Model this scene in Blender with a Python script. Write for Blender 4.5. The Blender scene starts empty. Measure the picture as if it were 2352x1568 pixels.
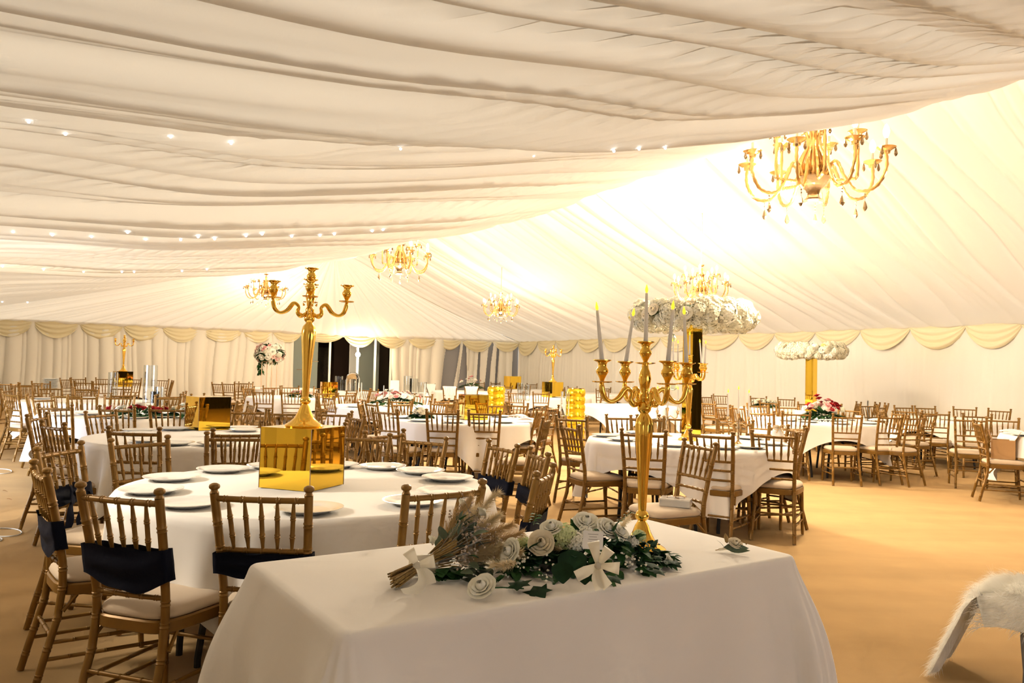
import bpy, math, random
from mathutils import Matrix, Vector
import numpy as np
random.seed(7)
RND = random.random
PI = math.pi
C = bpy.context.scene.collection
rad = math.radians

# ------------------------------------------------------------------ camera
F, PIT, ROL, CH = 1809.0, rad(2.1), rad(1.41), 1.37
cp, sp = math.cos(PIT), math.sin(PIT)
R0 = Matrix(((1, 0, 0), (0, cp, -sp), (0, sp, cp))) @ Matrix(((1, 0, 0), (0, 0, -1), (0, 1, 0)))
RC = R0 @ Matrix.Rotation(ROL, 3, 'Z')
cam = bpy.data.objects.new('camera', bpy.data.cameras.new('camera'))
C.objects.link(cam)
cam.matrix_world = Matrix.Translation((0, 0, CH)) @ RC.to_4x4()
cam.data.sensor_width = 36
cam.data.lens = F / 2352 * 36
cam.data.clip_start = .05
bpy.context.scene.camera = cam
def ray(px, py):
    return RC @ Vector(((px - 1176) / F, (784 - py) / F, -1))
def U(px, py, z):
    d = ray(px, py); t = (z - CH) / d.z
    return Vector((0, 0, CH)) + d * t
def at_depth(px, py, Y):
    d = ray(px, py); return Vector((0, 0, CH)) + d * (Y / d.y)
A2 = Vector((-.508, .861, 0)); N2 = Vector((.861, .508, 0))     # along the ridge, across the hall
def UV(u, v, z=0): return A2 * u + N2 * v + Vector((0, 0, z))
def under_roof(px, py):       # where the sight line meets the lining
    d = ray(px, py); t = 1.0
    while t < 40:
        P = Vector((0, 0, CH)) + d * t; u, v = P.dot(A2), P.dot(N2)
        if v > VL and v < VR and u > U0 and u < 27 and P.z > left_z(u, v) - .012: return P
        t += .01
    return P
def on_u(px, py, u):
    d = ray(px, py); t = u / d.dot(A2); return Vector((0, 0, CH)) + d * t
G0, G1 = Vector((-14.5, 23.5, 0)), Vector((0.3, 30.2, 0))        # foot of the gable wall
GD = (G1 - G0).normalized(); GN = Vector((GD.y, -GD.x, 0))       # GN points into the hall
def on_gable(px, py, off=0):
    d = ray(px, py); p0 = G0 + GN * off
    t = (p0).dot(GN) / d.dot(GN)
    return Vector((0, 0, CH)) + d * t

# ------------------------------------------------------------------ materials
M = {}
def mat(name, col, rough=.5, metal=0, emit=None, estr=0, trans=0, alpha=1, bump=0, bscale=200, var=0, vscale=8, spec=.5, sheen=0, ior=1.45, sub=0, coat=0):
    m = bpy.data.materials.new(name); m.use_nodes = True
    nt = m.node_tree; b = nt.nodes['Principled BSDF']
    b.inputs['Base Color'].default_value = (*col, 1)
    b.inputs['Roughness'].default_value = rough
    b.inputs['Metallic'].default_value = metal
    b.inputs['Transmission Weight'].default_value = trans
    b.inputs['Alpha'].default_value = alpha
    b.inputs['IOR'].default_value = ior
    b.inputs['Specular IOR Level'].default_value = spec
    b.inputs['Sheen Weight'].default_value = sheen
    b.inputs['Coat Weight'].default_value = coat
    if emit:
        b.inputs['Emission Color'].default_value = (*emit, 1); b.inputs['Emission Strength'].default_value = estr
        m.cycles.emission_sampling = 'NONE'
    tc = nt.nodes.new('ShaderNodeTexCoord')
    if var:
        n = nt.nodes.new('ShaderNodeTexNoise'); n.inputs['Scale'].default_value = vscale; n.inputs['Detail'].default_value = 5
        nt.links.new(tc.outputs['Object'], n.inputs['Vector'])
        r = nt.nodes.new('ShaderNodeValToRGB')
        r.color_ramp.elements[0].position = .3; r.color_ramp.elements[1].position = .7
        r.color_ramp.elements[0].color = (*[c * (1 - var) for c in col], 1)
        r.color_ramp.elements[1].color = (*[min(1, c * (1 + var)) for c in col], 1)
        nt.links.new(n.outputs['Fac'], r.inputs['Fac']); nt.links.new(r.outputs['Color'], b.inputs['Base Color'])
    if bump:
        n2 = nt.nodes.new('ShaderNodeTexNoise'); n2.inputs['Scale'].default_value = bscale; n2.inputs['Detail'].default_value = 3
        nt.links.new(tc.outputs['Object'], n2.inputs['Vector'])
        bp = nt.nodes.new('ShaderNodeBump'); bp.inputs['Strength'].default_value = bump; bp.inputs['Distance'].default_value = .004
        nt.links.new(n2.outputs['Fac'], bp.inputs['Height']); nt.links.new(bp.outputs['Normal'], b.inputs['Normal'])
    M[name] = m
    return m
mat('lining', (.86, .775, .64), .85, bump=.12, bscale=60, spec=.15)
mat('curtain', (.82, .77, .67), .9, bump=.1, bscale=90, spec=.1)
mat('swag', (.80, .70, .46), .85, spec=.1)
mat('carpet', (.50, .325, .15), .95, bump=.5, bscale=500, var=.05, vscale=3, spec=.1)
mat('black_drape', (.02, .015, .012), .9)
mat('wall_back', (.30, .28, .25), .8)
mat('gold_paint', (.215, .108, .018), .36, metal=.3, bump=.06, bscale=40, var=.1, vscale=14, spec=.45)
mat('cushion', (.62, .49, .35), .9, bump=.15, bscale=400, spec=.1, sheen=.2)
mat('navy', (.003, .004, .012), .75, bump=.4, bscale=60, spec=.15)
mat('cloth', (.88, .84, .79), .85, bump=.25, bscale=14, spec=.15)
mat('plate', (.82, .81, .77), .12, spec=.5, coat=.3)
mat('gold', (.90, .56, .10), .12, metal=1, var=.05, vscale=20)
mat('gold_mirror', (.86, .56, .06), .02, metal=1)
mat('gold_foil', (.95, .68, .04), .22, metal=1, bump=.8, bscale=12)
mat('brass_dark', (.50, .36, .20), .22, metal=1)
mat('dark_metal', (.012, .011, .012), .45)
mat('table_ply', (.24, .15, .08), .6, var=.15)
mat('candle', (.86, .83, .78), .5, spec=.3)
mat('candle_white', (.86, .82, .76), .5, spec=.3)
mat('flame', (1, .75, .05), .4, emit=(1, .72, .02), estr=1.3)
mat('bulb', (1, .95, .85), .3, emit=(1, .86, .62), estr=14)
mat('bare_bulb', (1, .95, .85), .3, emit=(1, .85, .55), estr=60)
mat('led', (.8, .88, 1), .3, emit=(.75, .85, 1), estr=7)
mat('amber_glass', (.78, .47, .16), .12, metal=.6, trans=.2, spec=.8, bump=.5, bscale=45)
mat('smoke_glass', (.36, .24, .12), .06, metal=.3, trans=.55, spec=.9)
mat('sleeve', (.75, .68, .55), .5)
mat('glass', (.95, .97, .96), .02, trans=1, ior=1.45)
mat('pane', (.80, .92, .86), .03, trans=1, ior=1.02, alpha=1)
mat('vinyl', (.34, .33, .33), .5)
mat('white_frame', (.85, .83, .78), .45)
mat('dark_room', (.07, .032, .014), .8)
mat('dark_panel', (.10, .055, .03), .7, var=.4, vscale=30)
mat('petal_white', (.92, .89, .76), .6, spec=.2, sub=.1)
mat('petal_cream', (.88, .78, .58), .6, spec=.2)
mat('petal_pale', (.74, .70, .54), .7, var=.08, vscale=60, spec=.15)
mat('petal_lime', (.72, .80, .45), .7, var=.2, vscale=40, spec=.15)
mat('petal_yellow', (.85, .70, .28), .6, spec=.2)
mat('petal_pink', (.80, .36, .34), .6, spec=.2)
mat('petal_blush', (.86, .62, .52), .6, spec=.2)
mat('petal_red', (.36, .012, .015), .6, spec=.2)
mat('leaf', (.022, .075, .018), .65, var=.4, vscale=30, spec=.2)
mat('leaf_dark', (.010, .036, .012), .65, var=.3, vscale=30, spec=.2)
mat('leaf_grey', (.115, .15, .095), .6, var=.25, vscale=30, spec=.2)
mat('leaf_blue', (.030, .075, .045), .7, var=.3, vscale=30, spec=.2)
mat('stem', (.33, .21, .07), .7, var=.35, vscale=40)
mat('stem_green', (.10, .16, .04), .6)
mat('pampas', (.72, .54, .30), .9, spec=.1)
mat('pampas_pale', (.80, .68, .46), .9, spec=.1)
mat('dried', (.56, .44, .34), .9, spec=.1)
mat('silver_twig', (.40, .39, .38), .8)
mat('ribbon', (.84, .79, .66), .35, spec=.4, sheen=.3)
mat('paper', (.86, .84, .80), .8)
mat('ink', (.30, .28, .26), .8)
mat('fur', (.95, .93, .87), .9, spec=.1)
mat('hide', (.80, .76, .66), .85, var=.1)
mat('bark', (.20, .18, .165), .9, bump=1, bscale=25, var=.55, vscale=9)
mat('cardboard', (.42, .24, .10), .85, var=.05)
mat('cable', (.72, .70, .66), .5)
mat('rope', (.52, .36, .18), .9)
mat('box_silver', (.62, .62, .60), .25, metal=.5)
mat('clear_lid', (.75, .72, .66), .08, spec=.8, metal=.2)
mat('moss', (.05, .09, .03), .9)
mat('wire', (.7, .45, .3), .3, metal=.9)
mat('rust_leaf', (.35, .13, .03), .8)
def crease_nodes():   # seams of the carpet widths and worn patches
    m = M['carpet']; nt = m.node_tree; b = nt.nodes['Principled BSDF']
    src = b.inputs['Base Color'].links[0].from_socket
    tc = nt.nodes.new('ShaderNodeTexCoord'); mp = nt.nodes.new('ShaderNodeMapping')
    mp.inputs['Rotation'].default_value = (0, 0, rad(23)); mp.inputs['Scale'].default_value = (.25, 2.2, 1)
    n = nt.nodes.new('ShaderNodeTexNoise'); n.inputs['Scale'].default_value = 1.1; n.inputs['Detail'].default_value = 4
    nt.links.new(tc.outputs['Object'], mp.inputs['Vector']); nt.links.new(mp.outputs[0], n.inputs['Vector'])
    r = nt.nodes.new('ShaderNodeValToRGB'); r.color_ramp.elements[0].position = .35; r.color_ramp.elements[1].position = .62
    r.color_ramp.elements[0].color = (.93, .93, .93, 1); r.color_ramp.elements[1].color = (1.04, 1.04, 1.04, 1)
    mx = nt.nodes.new('ShaderNodeMixRGB'); mx.blend_type = 'MULTIPLY'; mx.inputs[0].default_value = 1
    nt.links.new(n.outputs['Fac'], r.inputs['Fac']); nt.links.new(src, mx.inputs[1]); nt.links.new(r.outputs['Color'], mx.inputs[2])
    nt.links.new(mx.outputs[0], b.inputs['Base Color'])
crease_nodes()
for k in ('lining', 'curtain', 'swag', 'candle', 'candle_white', 'ribbon', 'fur', 'pampas', 'pampas_pale') + tuple(q for q in M if q.startswith('petal')):      # thin cloth, wax and petals let light through
    m = M[k]; nt = m.node_tree; out = nt.nodes['Material Output']; b = nt.nodes['Principled BSDF']
    tr = nt.nodes.new('ShaderNodeBsdfTranslucent'); tr.inputs['Color'].default_value = b.inputs['Base Color'].default_value
    mx = nt.nodes.new('ShaderNodeMixShader'); mx.inputs[0].default_value = .30 if k == 'lining' else (.05 if k in ('curtain', 'swag') else (.14 if k.startswith('petal') else .42))
    nt.links.new(b.outputs[0], mx.inputs[1]); nt.links.new(tr.outputs[0], mx.inputs[2]); nt.links.new(mx.outputs[0], out.inputs[0])

# ------------------------------------------------------------------ mesh helpers
class MB:
    def __init__(s): s.v = []; s.f = []; s.mi = []; s.cur = 0
    def add(s, vs, fs):
        o = len(s.v); s.v.extend([tuple(p) for p in vs]); s.f.extend([tuple(i + o for i in f) for f in fs]); s.mi.extend([s.cur] * len(fs)); return s
    def box(s, x0, x1, y0, y1, z0, z1, T=None):
        vs = [Vector(p) for p in ((x0, y0, z0), (x1, y0, z0), (x1, y1, z0), (x0, y1, z0), (x0, y0, z1), (x1, y0, z1), (x1, y1, z1), (x0, y1, z1))]
        if T: vs = [T @ p for p in vs]
        return s.add(vs, [(3, 2, 1, 0), (4, 5, 6, 7), (0, 1, 5, 4), (1, 2, 6, 5), (2, 3, 7, 6), (3, 0, 4, 7)])
    def lathe(s, prof, seg=16, T=None, cap=True, squash=1):
        vs = []; n = len(prof)
        for r, z in prof:
            for k in range(seg):
                a = 2 * PI * k / seg; p = Vector((r * math.cos(a), r * math.sin(a) * squash, z)); vs.append(T @ p if T else p)
        fs = []
        for i in range(n - 1):
            for k in range(seg):
                k2 = (k + 1) % seg; fs.append((i * seg + k, i * seg + k2, (i + 1) * seg + k2, (i + 1) * seg + k))
        if cap:
            if prof[0][0] > 1e-5: fs.append(tuple(range(seg - 1, -1, -1)))
            if prof[-1][0] > 1e-5: fs.append(tuple((n - 1) * seg + k for k in range(seg)))
        return s.add(vs, fs)
    def tube(s, pts, rs, seg=8, closed=False, cap=True):
        pts = [Vector(p) for p in pts]; n = len(pts)
        if not hasattr(rs, '__len__'): rs = [rs] * n
        vs = []; N = None
        for i, p in enumerate(pts):
            a = pts[(i - 1) % n] if closed else pts[max(i - 1, 0)]; b = pts[(i + 1) % n] if closed else pts[min(i + 1, n - 1)]
            t = (b - a)
            if t.length < 1e-9: t = Vector((0, 0, 1))
            t.normalize()
            if N is None:
                h = Vector((0, 0, 1)) if abs(t.z) < .9 else Vector((1, 0, 0)); N = t.cross(h).normalized()
            else:
                N = N - t * N.dot(t)
                if N.length < 1e-6: N = t.cross(Vector((.3, .5, .8)))
                N.normalize()
            B = t.cross(N)
            for k in range(seg):
                an = 2 * PI * k / seg; vs.append(p + (N * math.cos(an) + B * math.sin(an)) * rs[i])
        fs = []
        for i in range(n if closed else n - 1):
            j = (i + 1) % n
            for k in range(seg):
                k2 = (k + 1) % seg; fs.append((i * seg + k, i * seg + k2, j * seg + k2, j * seg + k))
        if cap and not closed:
            fs.append(tuple(range(seg - 1, -1, -1))); fs.append(tuple((n - 1) * seg + k for k in range(seg)))
        return s.add(vs, fs)
    def grid(s, rows, closed=False):
        n = len(rows); m = len(rows[0]); vs = [p for r in rows for p in r]; fs = []
        for i in range(n - 1):
            for k in range(m if closed else m - 1):
                k2 = (k + 1) % m; fs.append((i * m + k, i * m + k2, (i + 1) * m + k2, (i + 1) * m + k))
        return s.add(vs, fs)
    def ball(s, c, r, seg=8, rings=6, sc=(1, 1, 1)):
        c = Vector(c); rows = []
        for i in range(rings + 1):
            th = PI * i / rings
            rows.append([c + Vector((math.sin(th) * math.cos(2 * PI * k / seg) * r * sc[0], math.sin(th) * math.sin(2 * PI * k / seg) * r * sc[1], math.cos(th) * r * sc[2])) for k in range(seg)])
        return s.grid(rows, True)
    def mesh(s, name, mats, smooth=True, sharp=40):
        me = bpy.data.meshes.new(name); me.from_pydata([tuple(p) for p in s.v], [], s.f)
        for m in (mats if isinstance(mats, (list, tuple)) else [mats]): me.materials.append(M[m] if isinstance(m, str) else m)
        if any(s.mi): me.polygons.foreach_set('material_index', s.mi)
        if smooth:
            me.polygons.foreach_set('use_smooth', [True] * len(me.polygons))
            if sharp: me.set_sharp_from_angle(angle=rad(sharp))
        me.update(); return me
    def build(s, name, mats, parent=None, smooth=True, sharp=40):
        o = bpy.data.objects.new(name, s.mesh(name, mats, smooth, sharp)); C.objects.link(o)
        if parent: o.parent = parent
        return o
def inst(name, me, parent=None, T=None):
    o = bpy.data.objects.new(name, me); C.objects.link(o)
    if parent: o.parent = parent
    if T is not None: o.matrix_local = T
    return o
def tag(o, label, cat, group=None, kind=None):
    o['label'] = label; o['category'] = cat
    if group: o['group'] = group
    if kind: o['kind'] = kind
    return o
def thing(name, label, cat, loc=(0, 0, 0), rz=0, group=None, scale=1):
    o = bpy.data.objects.new(name, None); C.objects.link(o); o.empty_display_size = .1
    o.location = loc; o.rotation_euler = (0, 0, rz); o.scale = (scale,) * 3
    return tag(o, label, cat, group)
def struct(o):
    o['kind'] = 'structure'; return o
KIDS = {}
def copy_tree(o, parent=None, kids=None):
    c = o.copy(); C.objects.link(c)
    if parent: c.parent = parent
    for ch in (kids or [x for x in o.children]): copy_tree(ch, c)
    return c
def TR(loc, rz=0, rx=0, ry=0, sc=1):
    return Matrix.Translation(loc) @ Matrix.Rotation(rz, 4, 'Z') @ Matrix.Rotation(ry, 4, 'Y') @ Matrix.Rotation(rx, 4, 'X') @ Matrix.Scale(sc, 4)
def align(loc, direction, sc=1, spin=0):
    return Matrix.Translation(loc) @ Vector(direction).to_track_quat('Z', 'Y').to_matrix().to_4x4() @ Matrix.Rotation(spin, 4, 'Z') @ Matrix.Scale(sc, 4)
def lerp(a, b, t): return a + (b - a) * t
def interp(x, tab):
    if x <= tab[0][0]: return tab[0][1]
    for (a, za), (b, zb) in zip(tab, tab[1:]):
        if x <= b:
            t = (x - a) / (b - a); return za + (zb - za) * t
    return tab[-1][1]
def smooth_tab(tab, n=200):
    x0, x1 = tab[0][0], tab[-1][0]
    ys = np.array([interp(x0 + (x1 - x0) * i / n, tab) for i in range(n + 1)])
    for _ in range(30):
        y2 = ys.copy(); y2[1:-1] = (ys[:-2] + 2 * ys[1:-1] + ys[2:]) / 4; ys = y2
    return lambda x: float(np.interp(x, np.linspace(x0, x1, n + 1), ys))
class Folds:     # scalloped hanging folds along one direction
    def __init__(s, lo, hi, wmin, wmax, seed, k=.22):
        r = random.Random(seed); s.b = [lo]; s.a = []; s.sk = []
        while s.b[-1] < hi:
            w = wmin + (wmax - wmin) * r.random() ** 1.8
            s.b.append(s.b[-1] + w); s.a.append(w * k * (.6 + .8 * r.random())); s.sk.append(.6 + .9 * r.random())
        s.b = np.array(s.b)
    def __call__(s, x):
        i = min(max(int(np.searchsorted(s.b, x)) - 1, 0), len(s.a) - 1)
        t = (x - s.b[i]) / (s.b[i + 1] - s.b[i]); t = min(max(t, 0), 1) ** s.sk[i]
        return s.a[i] * (4 * t * (1 - t)) ** .8

# ------------------------------------------------------------------ marquee shell
EAVE = 2.42; VR = 7.0; ZR = 4.78; UAP = 22.0; VL = -3.5; VW = 15.55; U0 = -6.0
def uw(v): return 27.6 - .12 * (v + .55)
tabs = {3.0: [(-3.5, 2.3), (-1, 2.38), (0, 2.41), (.8, 2.44), (1.3, 2.50), (2.3, 2.65), (3.4, 2.9), (4.9, 3.19), (5.5, 3.72), (6.2, 4.3), (7, ZR)],
        10.6: [(-3.5, 2.45), (-1, 2.75), (0, 2.83), (.8, 2.86), (1.3, 2.9), (2.3, 3.03), (3.4, 3.15), (4.9, 3.27), (5.5, 3.78), (6.2, 4.3), (7, ZR)],
        20.7: [(-3.5, 2.9), (-1, 3.38), (0, 3.4), (.8, 3.43), (1.3, 3.46), (2.3, 3.55), (3.4, 3.66), (4.9, 3.8), (5.5, 4.1), (6.2, 4.45), (7, ZR)]}
tf = {k: smooth_tab(t) for k, t in tabs.items()}
BAY = [-6, -1, 4.28, 10.62, 15.6, 20.75, 26]
def zleft(u, v):
    if u <= 3: z = tf[3.0](v)
    elif u <= 10.6: z = lerp(tf[3.0](v), tf[10.6](v), (u - 3) / 7.6)
    else: z = lerp(tf[10.6](v), tf[20.7](v), min(1, (u - 10.6) / 10.1))
    for a, b in zip(BAY, BAY[1:]):
        if a <= u < b:
            t = (u - a) / (b - a); z -= .10 * math.sin(PI * t ** 1.5) * min(1, max(0, (7 - v) / 1.5)); z += (.09 * math.exp(-((b - u - .16) / .12) ** 2) if u > 0 else 0) * min(1, max(0, (5.2 - v) / 1.5)); break
    return z
def zfan(s): return ZR - (ZR - EAVE) * s ** .8
FL = Folds(-8, 32, .08, .55, 3, .30); FL2 = Folds(-8, 32, .05, .18, 5, .12)
def left_pt(i, nu, j, nv):
    v = VL + (VR - VL) * j / nv; t = (VR - v) / (VR - VL)
    ue = UAP + (uw(VL) - UAP) * t
    u = U0 + (ue - U0) * i / nu
    return UV(u, v, left_z(u, v, ue, t))
def left_z(u, v, ue=None, t=None):
    if ue is None: t = (VR - v) / (VR - VL); ue = UAP + (uw(VL) - UAP) * t
    z = zleft(u, v)
    if u > 19: 
        w = min(1, (u - 19) / max(.01, ue - 19)); w = w * w * (3 - 2 * w); z = lerp(z, zfan(t), w)
    x = u + .22 * math.sin(v * .55 + 1) + .12 * math.sin(v * 1.3 + u * .6) + .07 * math.sin(v * 2.1 + u * 1.7)
    amp = min(1, .25 + (v - VL) / 6) * (1 if v < 3.4 else max(.22, 1 - (v - 3.4) / 1.6)) * min(1, max(.15, (26.5 - u) / 6)) * min(1, max(0, (ue - u) / 1.2))
    z -= (FL(x) + FL2(x * 1.03 + .05 * math.sin(v * .8)) * .8) * amp - .03 * min(1, amp * 5)
    return z
nu, nv = 1900, 60
mb = MB(); mb.grid([[left_pt(i, nu, j, nv) for j in range(nv + 1)] for i in range(nu + 1)])
struct(mb.build('ceiling', 'lining', sharp=None))['label'] = 'sagging cream pleated lining over the near half'
FR = Folds(-8, 34, .10, .75, 11, .17); FR2 = Folds(-8, 34, .05, .2, 12, .08)
def right_pt(i, nu, j, nv):
    s = j / nv; ut = U0 + (UAP - U0) * i / nu; ub = U0 + (uw(VW) - U0) * i / nu
    v = lerp(VR, VW, s); u = lerp(ut, ub, s)
    z = lerp(ZR, EAVE, s) - .16 * math.sin(PI * s)
    x = ut + .12 * math.sin(s * 4 + ut) + .06 * math.sin(s * 9 + 2 * ut)
    z -= (FR(x) + FR2(x)) * (.25 + .75 * math.sin(PI * min(1, s + .1)) ** .7 * (1 - .5 * s)) - .03
    return UV(u, v, z)
mb = MB(); mb.grid([[right_pt(i, 1000, j, 40) for j in range(41)] for i in range(1001)])
struct(mb.build('ceiling_right', 'lining', sharp=None))['label'] = 'bright pleated lining falling to the right wall'
FF = Folds(-6, 20, .12, .7, 21, .18)
def fan_pt(i, n, j, m):
    w = lerp(VL, VW, i / n); s = j / m
    u = lerp(UAP, uw(w), s); v = lerp(VR, w, s); z = zfan(s)
    z = lerp(z, ZR + (EAVE - ZR) * s - .1 * math.sin(PI * s), min(1, max(0, (w - 9) / 6)))
    z -= FF(w) * s ** .8 * (1.1 - .7 * s) * min(1, (w - VL) / .6) - .02 * s * min(1, (w - VL) / .6)
    return UV(u, v, z)
mb = MB(); mb.grid([[fan_pt(i, 700, j, 30) for j in range(31)] for i in range(701)])
struct(mb.build('ceiling_end', 'lining', sharp=None))['label'] = 'fan of pleated lining from the ridge to the end wall'
# unseen sheet added to block daylight, behind and above the viewer
p = MB(); p.add([UV(U0 - .5, VL - .5, 5.6), UV(1.9, VL - .5, 5.6), UV(1.9, VW + .5, 5.6), UV(U0 - .5, VW + .5, 5.6), UV(1.9, VL - .5, 5.2), UV(1.9, VW + .5, 5.2)], [(0, 1, 2, 3), (1, 4, 5, 2)])
struct(p.build('daylight_blocker', 'black_drape', smooth=False))
# floor
mb = MB()
def floor_z(x, y): return 0
mb.grid([[UV(u, v, 0) for v in np.linspace(VL - 1, VW + 1, 30)] for u in np.linspace(U0 - 1, 32, 50)][::-1])
fl = struct(mb.build('floor', 'carpet'))
# side walls out of sight
def plain_wall(name, u0, v0, u1, v1, m='curtain', h=EAVE + .3):
    n = 60; P = UV(u0, v0); Q = UV(u1, v1); d = (Q - P); nn = Vector((-d.y, d.x, 0)).normalized()
    rows = []
    for i in range(n * 4 + 1):
        t = i / (n * 4); p = P.lerp(Q, t) + nn * .04 * math.sin(i * 1.3)
        rows.append([p, p + Vector((0, 0, h))])
    struct(MB().grid(rows).build(name, m))
plain_wall('wall_left', U0, VL, 8.6, VL); plain_wall('wall_left_far', 12.6, VL, uw(VL), VL)
plain_wall('wall_back', U0, VL, U0, 8.5, h=5.2); plain_wall('wall_back_dark', U0, 8.5, U0, VW, m='black_drape', h=5.2); plain_wall('wall_right_near', U0, VW - .35, .6, VW - .35, m='black_drape', h=EAVE + .05)
# ---- curtained walls
def curtain(name, P, Q, seed, z0=.02, z1=EAVE + .12, skip=None, off=.05, wmin=.08, wmax=.32, amp=1, step=.022, m='curtain', nz=20):
    P = Vector(P); Q = Vector(Q); L = (Q - P).length; d = (Q - P) / L; nn = Vector((d.y, -d.x, 0))
    if nn.dot(-(P + Q) / 2) < 0: nn = -nn
    fo = Folds(-1, L + 1, wmin, wmax, seed, .28); n = int(L / step)
    mb = MB(); cols = []
    r = random.Random(seed)
    ph = [r.random() * 6 for _ in range(4)]
    for i in range(n + 1):
        x = L * i / n; col = []
        for j in range(nz + 1):
            s = j / nz; z = lerp(z0, z1, s)
            xx = x + .04 * math.sin(x * 1.7 + ph[0] + s * 1.2) * (1 - s)
            col.append(P + d * xx + nn * (off + fo(x + .05 * math.sin(s * 3 + x * .8)) * amp * (1.05 - .45 * s)) + Vector((0, 0, z)))
        cols.append(col)
    keep = []
    vs = [p for c in cols for p in c]; m1 = nz + 1
    for i in range(n):
        for j in range(nz):
            c = (cols[i][j] + cols[i + 1][j + 1]) / 2
            if skip and skip(L * (i + .5) / n, c.z): continue
            keep.append((i * m1 + j, (i + 1) * m1 + j, (i + 1) * m1 + j + 1, i * m1 + j + 1))
    mb.add(vs, keep)
    return struct(mb.build(name, m, sharp=None))
def gx(px): return (on_gable(px, 820) - G0).dot(GD)
GL = (G1 - G0).length
d0, d1 = gx(672), gx(899)
# gaps where the drape hangs open over the grey panels: (top-left, top-right, bottom-left, bottom-right) along the wall
gaps = [(gx(1024), gx(1056), gx(1008), gx(1036)), (gx(1062), gx(1068), gx(1046), gx(1072)), (gx(1120), gx(1131), gx(1106), gx(1117)), (gx(1139), gx(1146), gx(1132), gx(1137)), (gx(1176), gx(1188), gx(1173), gx(1187)), (gx(1098), gx(1102), gx(1088), gx(1099))]
def gskip(x, z):
    if d0 < x < d1: return True
    s = min(1, max(0, z / EAVE))
    for a, b, c, e in gaps:
        if lerp(c, a, s) < x < lerp(e, b, s): return True
    return False
GS = G0 - GD * 3.4
def shift(f, s): return lambda x, z: f(x - s, z)
curtain('wall_end', GS, G1, 41, skip=shift(gskip, 3.4), wmin=.10, wmax=.5, step=.014, nz=64)
R0w, R1w = G1, UV(U0, VW)
gapR = (on := None)
def on_right(px, py):
    d = ray(px, py); D = (R1w - R0w).normalized(); nn = Vector((D.y, -D.x, 0)); t = R0w.dot(nn) / d.dot(nn); return (Vector((0, 0, CH)) + d * t)
RD = (R1w - R0w).normalized()
def rx(px): return (on_right(px, 820) - R0w).dot(RD)
ga, gb = rx(1992), rx(2003)
curtain('wall_right', R0w, R1w, 43, skip=lambda x, z: ga + .10 * (z / 1.9) < x < gb - .10 * (z / 1.9) and z < 1.7, wmin=.05, wmax=.2, amp=.45, step=.03)
# grey panels behind the drape
p = MB(); off = -GN * .12
for a, b in ((GS, G0 + GD * (d0 - .05)), (G0 + GD * (d1 + .05), G1)):
    p.add([a + off, b + off, b + off + Vector((0, 0, 2.7)), a + off + Vector((0, 0, 2.7))], [(0, 1, 2, 3)])
struct(p.build('wall_end_panel', 'vinyl', smooth=False))
nR = Vector((RD.y, -RD.x, 0)); 
if nR.dot(-R0w - R1w) > 0: nR = -nR
p = MB(); p.add([R0w + nR * .1, R1w + nR * .1, R1w + nR * .1 + Vector((0, 0, 2.7)), R0w + nR * .1 + Vector((0, 0, 2.7))], [(0, 1, 2, 3)])
struct(p.build('wall_right_panel', 'curtain', smooth=False))
# ---- swagged valance
def swags(name, P, D, nn, xs, drops, seed):
    mb = MB(); r = random.Random(seed)
    for (a, b), dr in zip(zip(xs, xs[1:]), drops):
        n = 28; m = 14; rows = []
        k = 3 + r.random() * 1.5
        for j in range(m + 1):
            s = j / m; row = []
            for i in range(n + 1):
                t = i / n; c = 4 * t * (1 - t)
                z = EAVE + .10 - s * (.10 + dr * c ** .8)
                o = .10 + .07 * (1 - (2 * t - 1) ** 2) + .035 * math.sin(s * PI * 2 * k + 1.0 * (t - .5)) * (c ** .4) * (.4 + s) - .03 * s
                row.append(P + D * lerp(a, b, t) + nn * o + Vector((0, 0, z)))
            rows.append(row)
        mb.grid(rows)
        kp = P + D * b + nn * .12 + Vector((0, 0, EAVE))
    return struct(mb.build(name, 'swag', sharp=None))
pxs = [75, 180, 280, 370, 460, 555, 625, 690, 787, 860, 933, 1002, 1058, 1128, 1191]
xs = [gx(p) for p in pxs]; w0 = xs[1] - xs[0]
xs = [xs[0] - w0 * k for k in (3, 2, 1)] + xs
swags('trim_1', G0, GD, GN, xs, [.42, .42, .42, .42, .40, .42, .42, .36, .34, .3, .26, .38, .38, .36, .36, .40, .36], 1)
pxr = [1192, 1238, 1280, 1330, 1390, 1452, 1520, 1606, 1700, 1783, 1876, 1980, 2095, 2222, 2352]
xs = [rx(p) for p in pxr]; xs += [xs[-1] + 1.7 * k for k in range(1, 6)]
swags('trim_2', R0w, RD, -nR, xs, [.5, .42, .42, .40, .4, .4, .4, .38, .38, .36, .36, .42, .42, .42, .42, .42, .42, .42, .42], 2)

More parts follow.
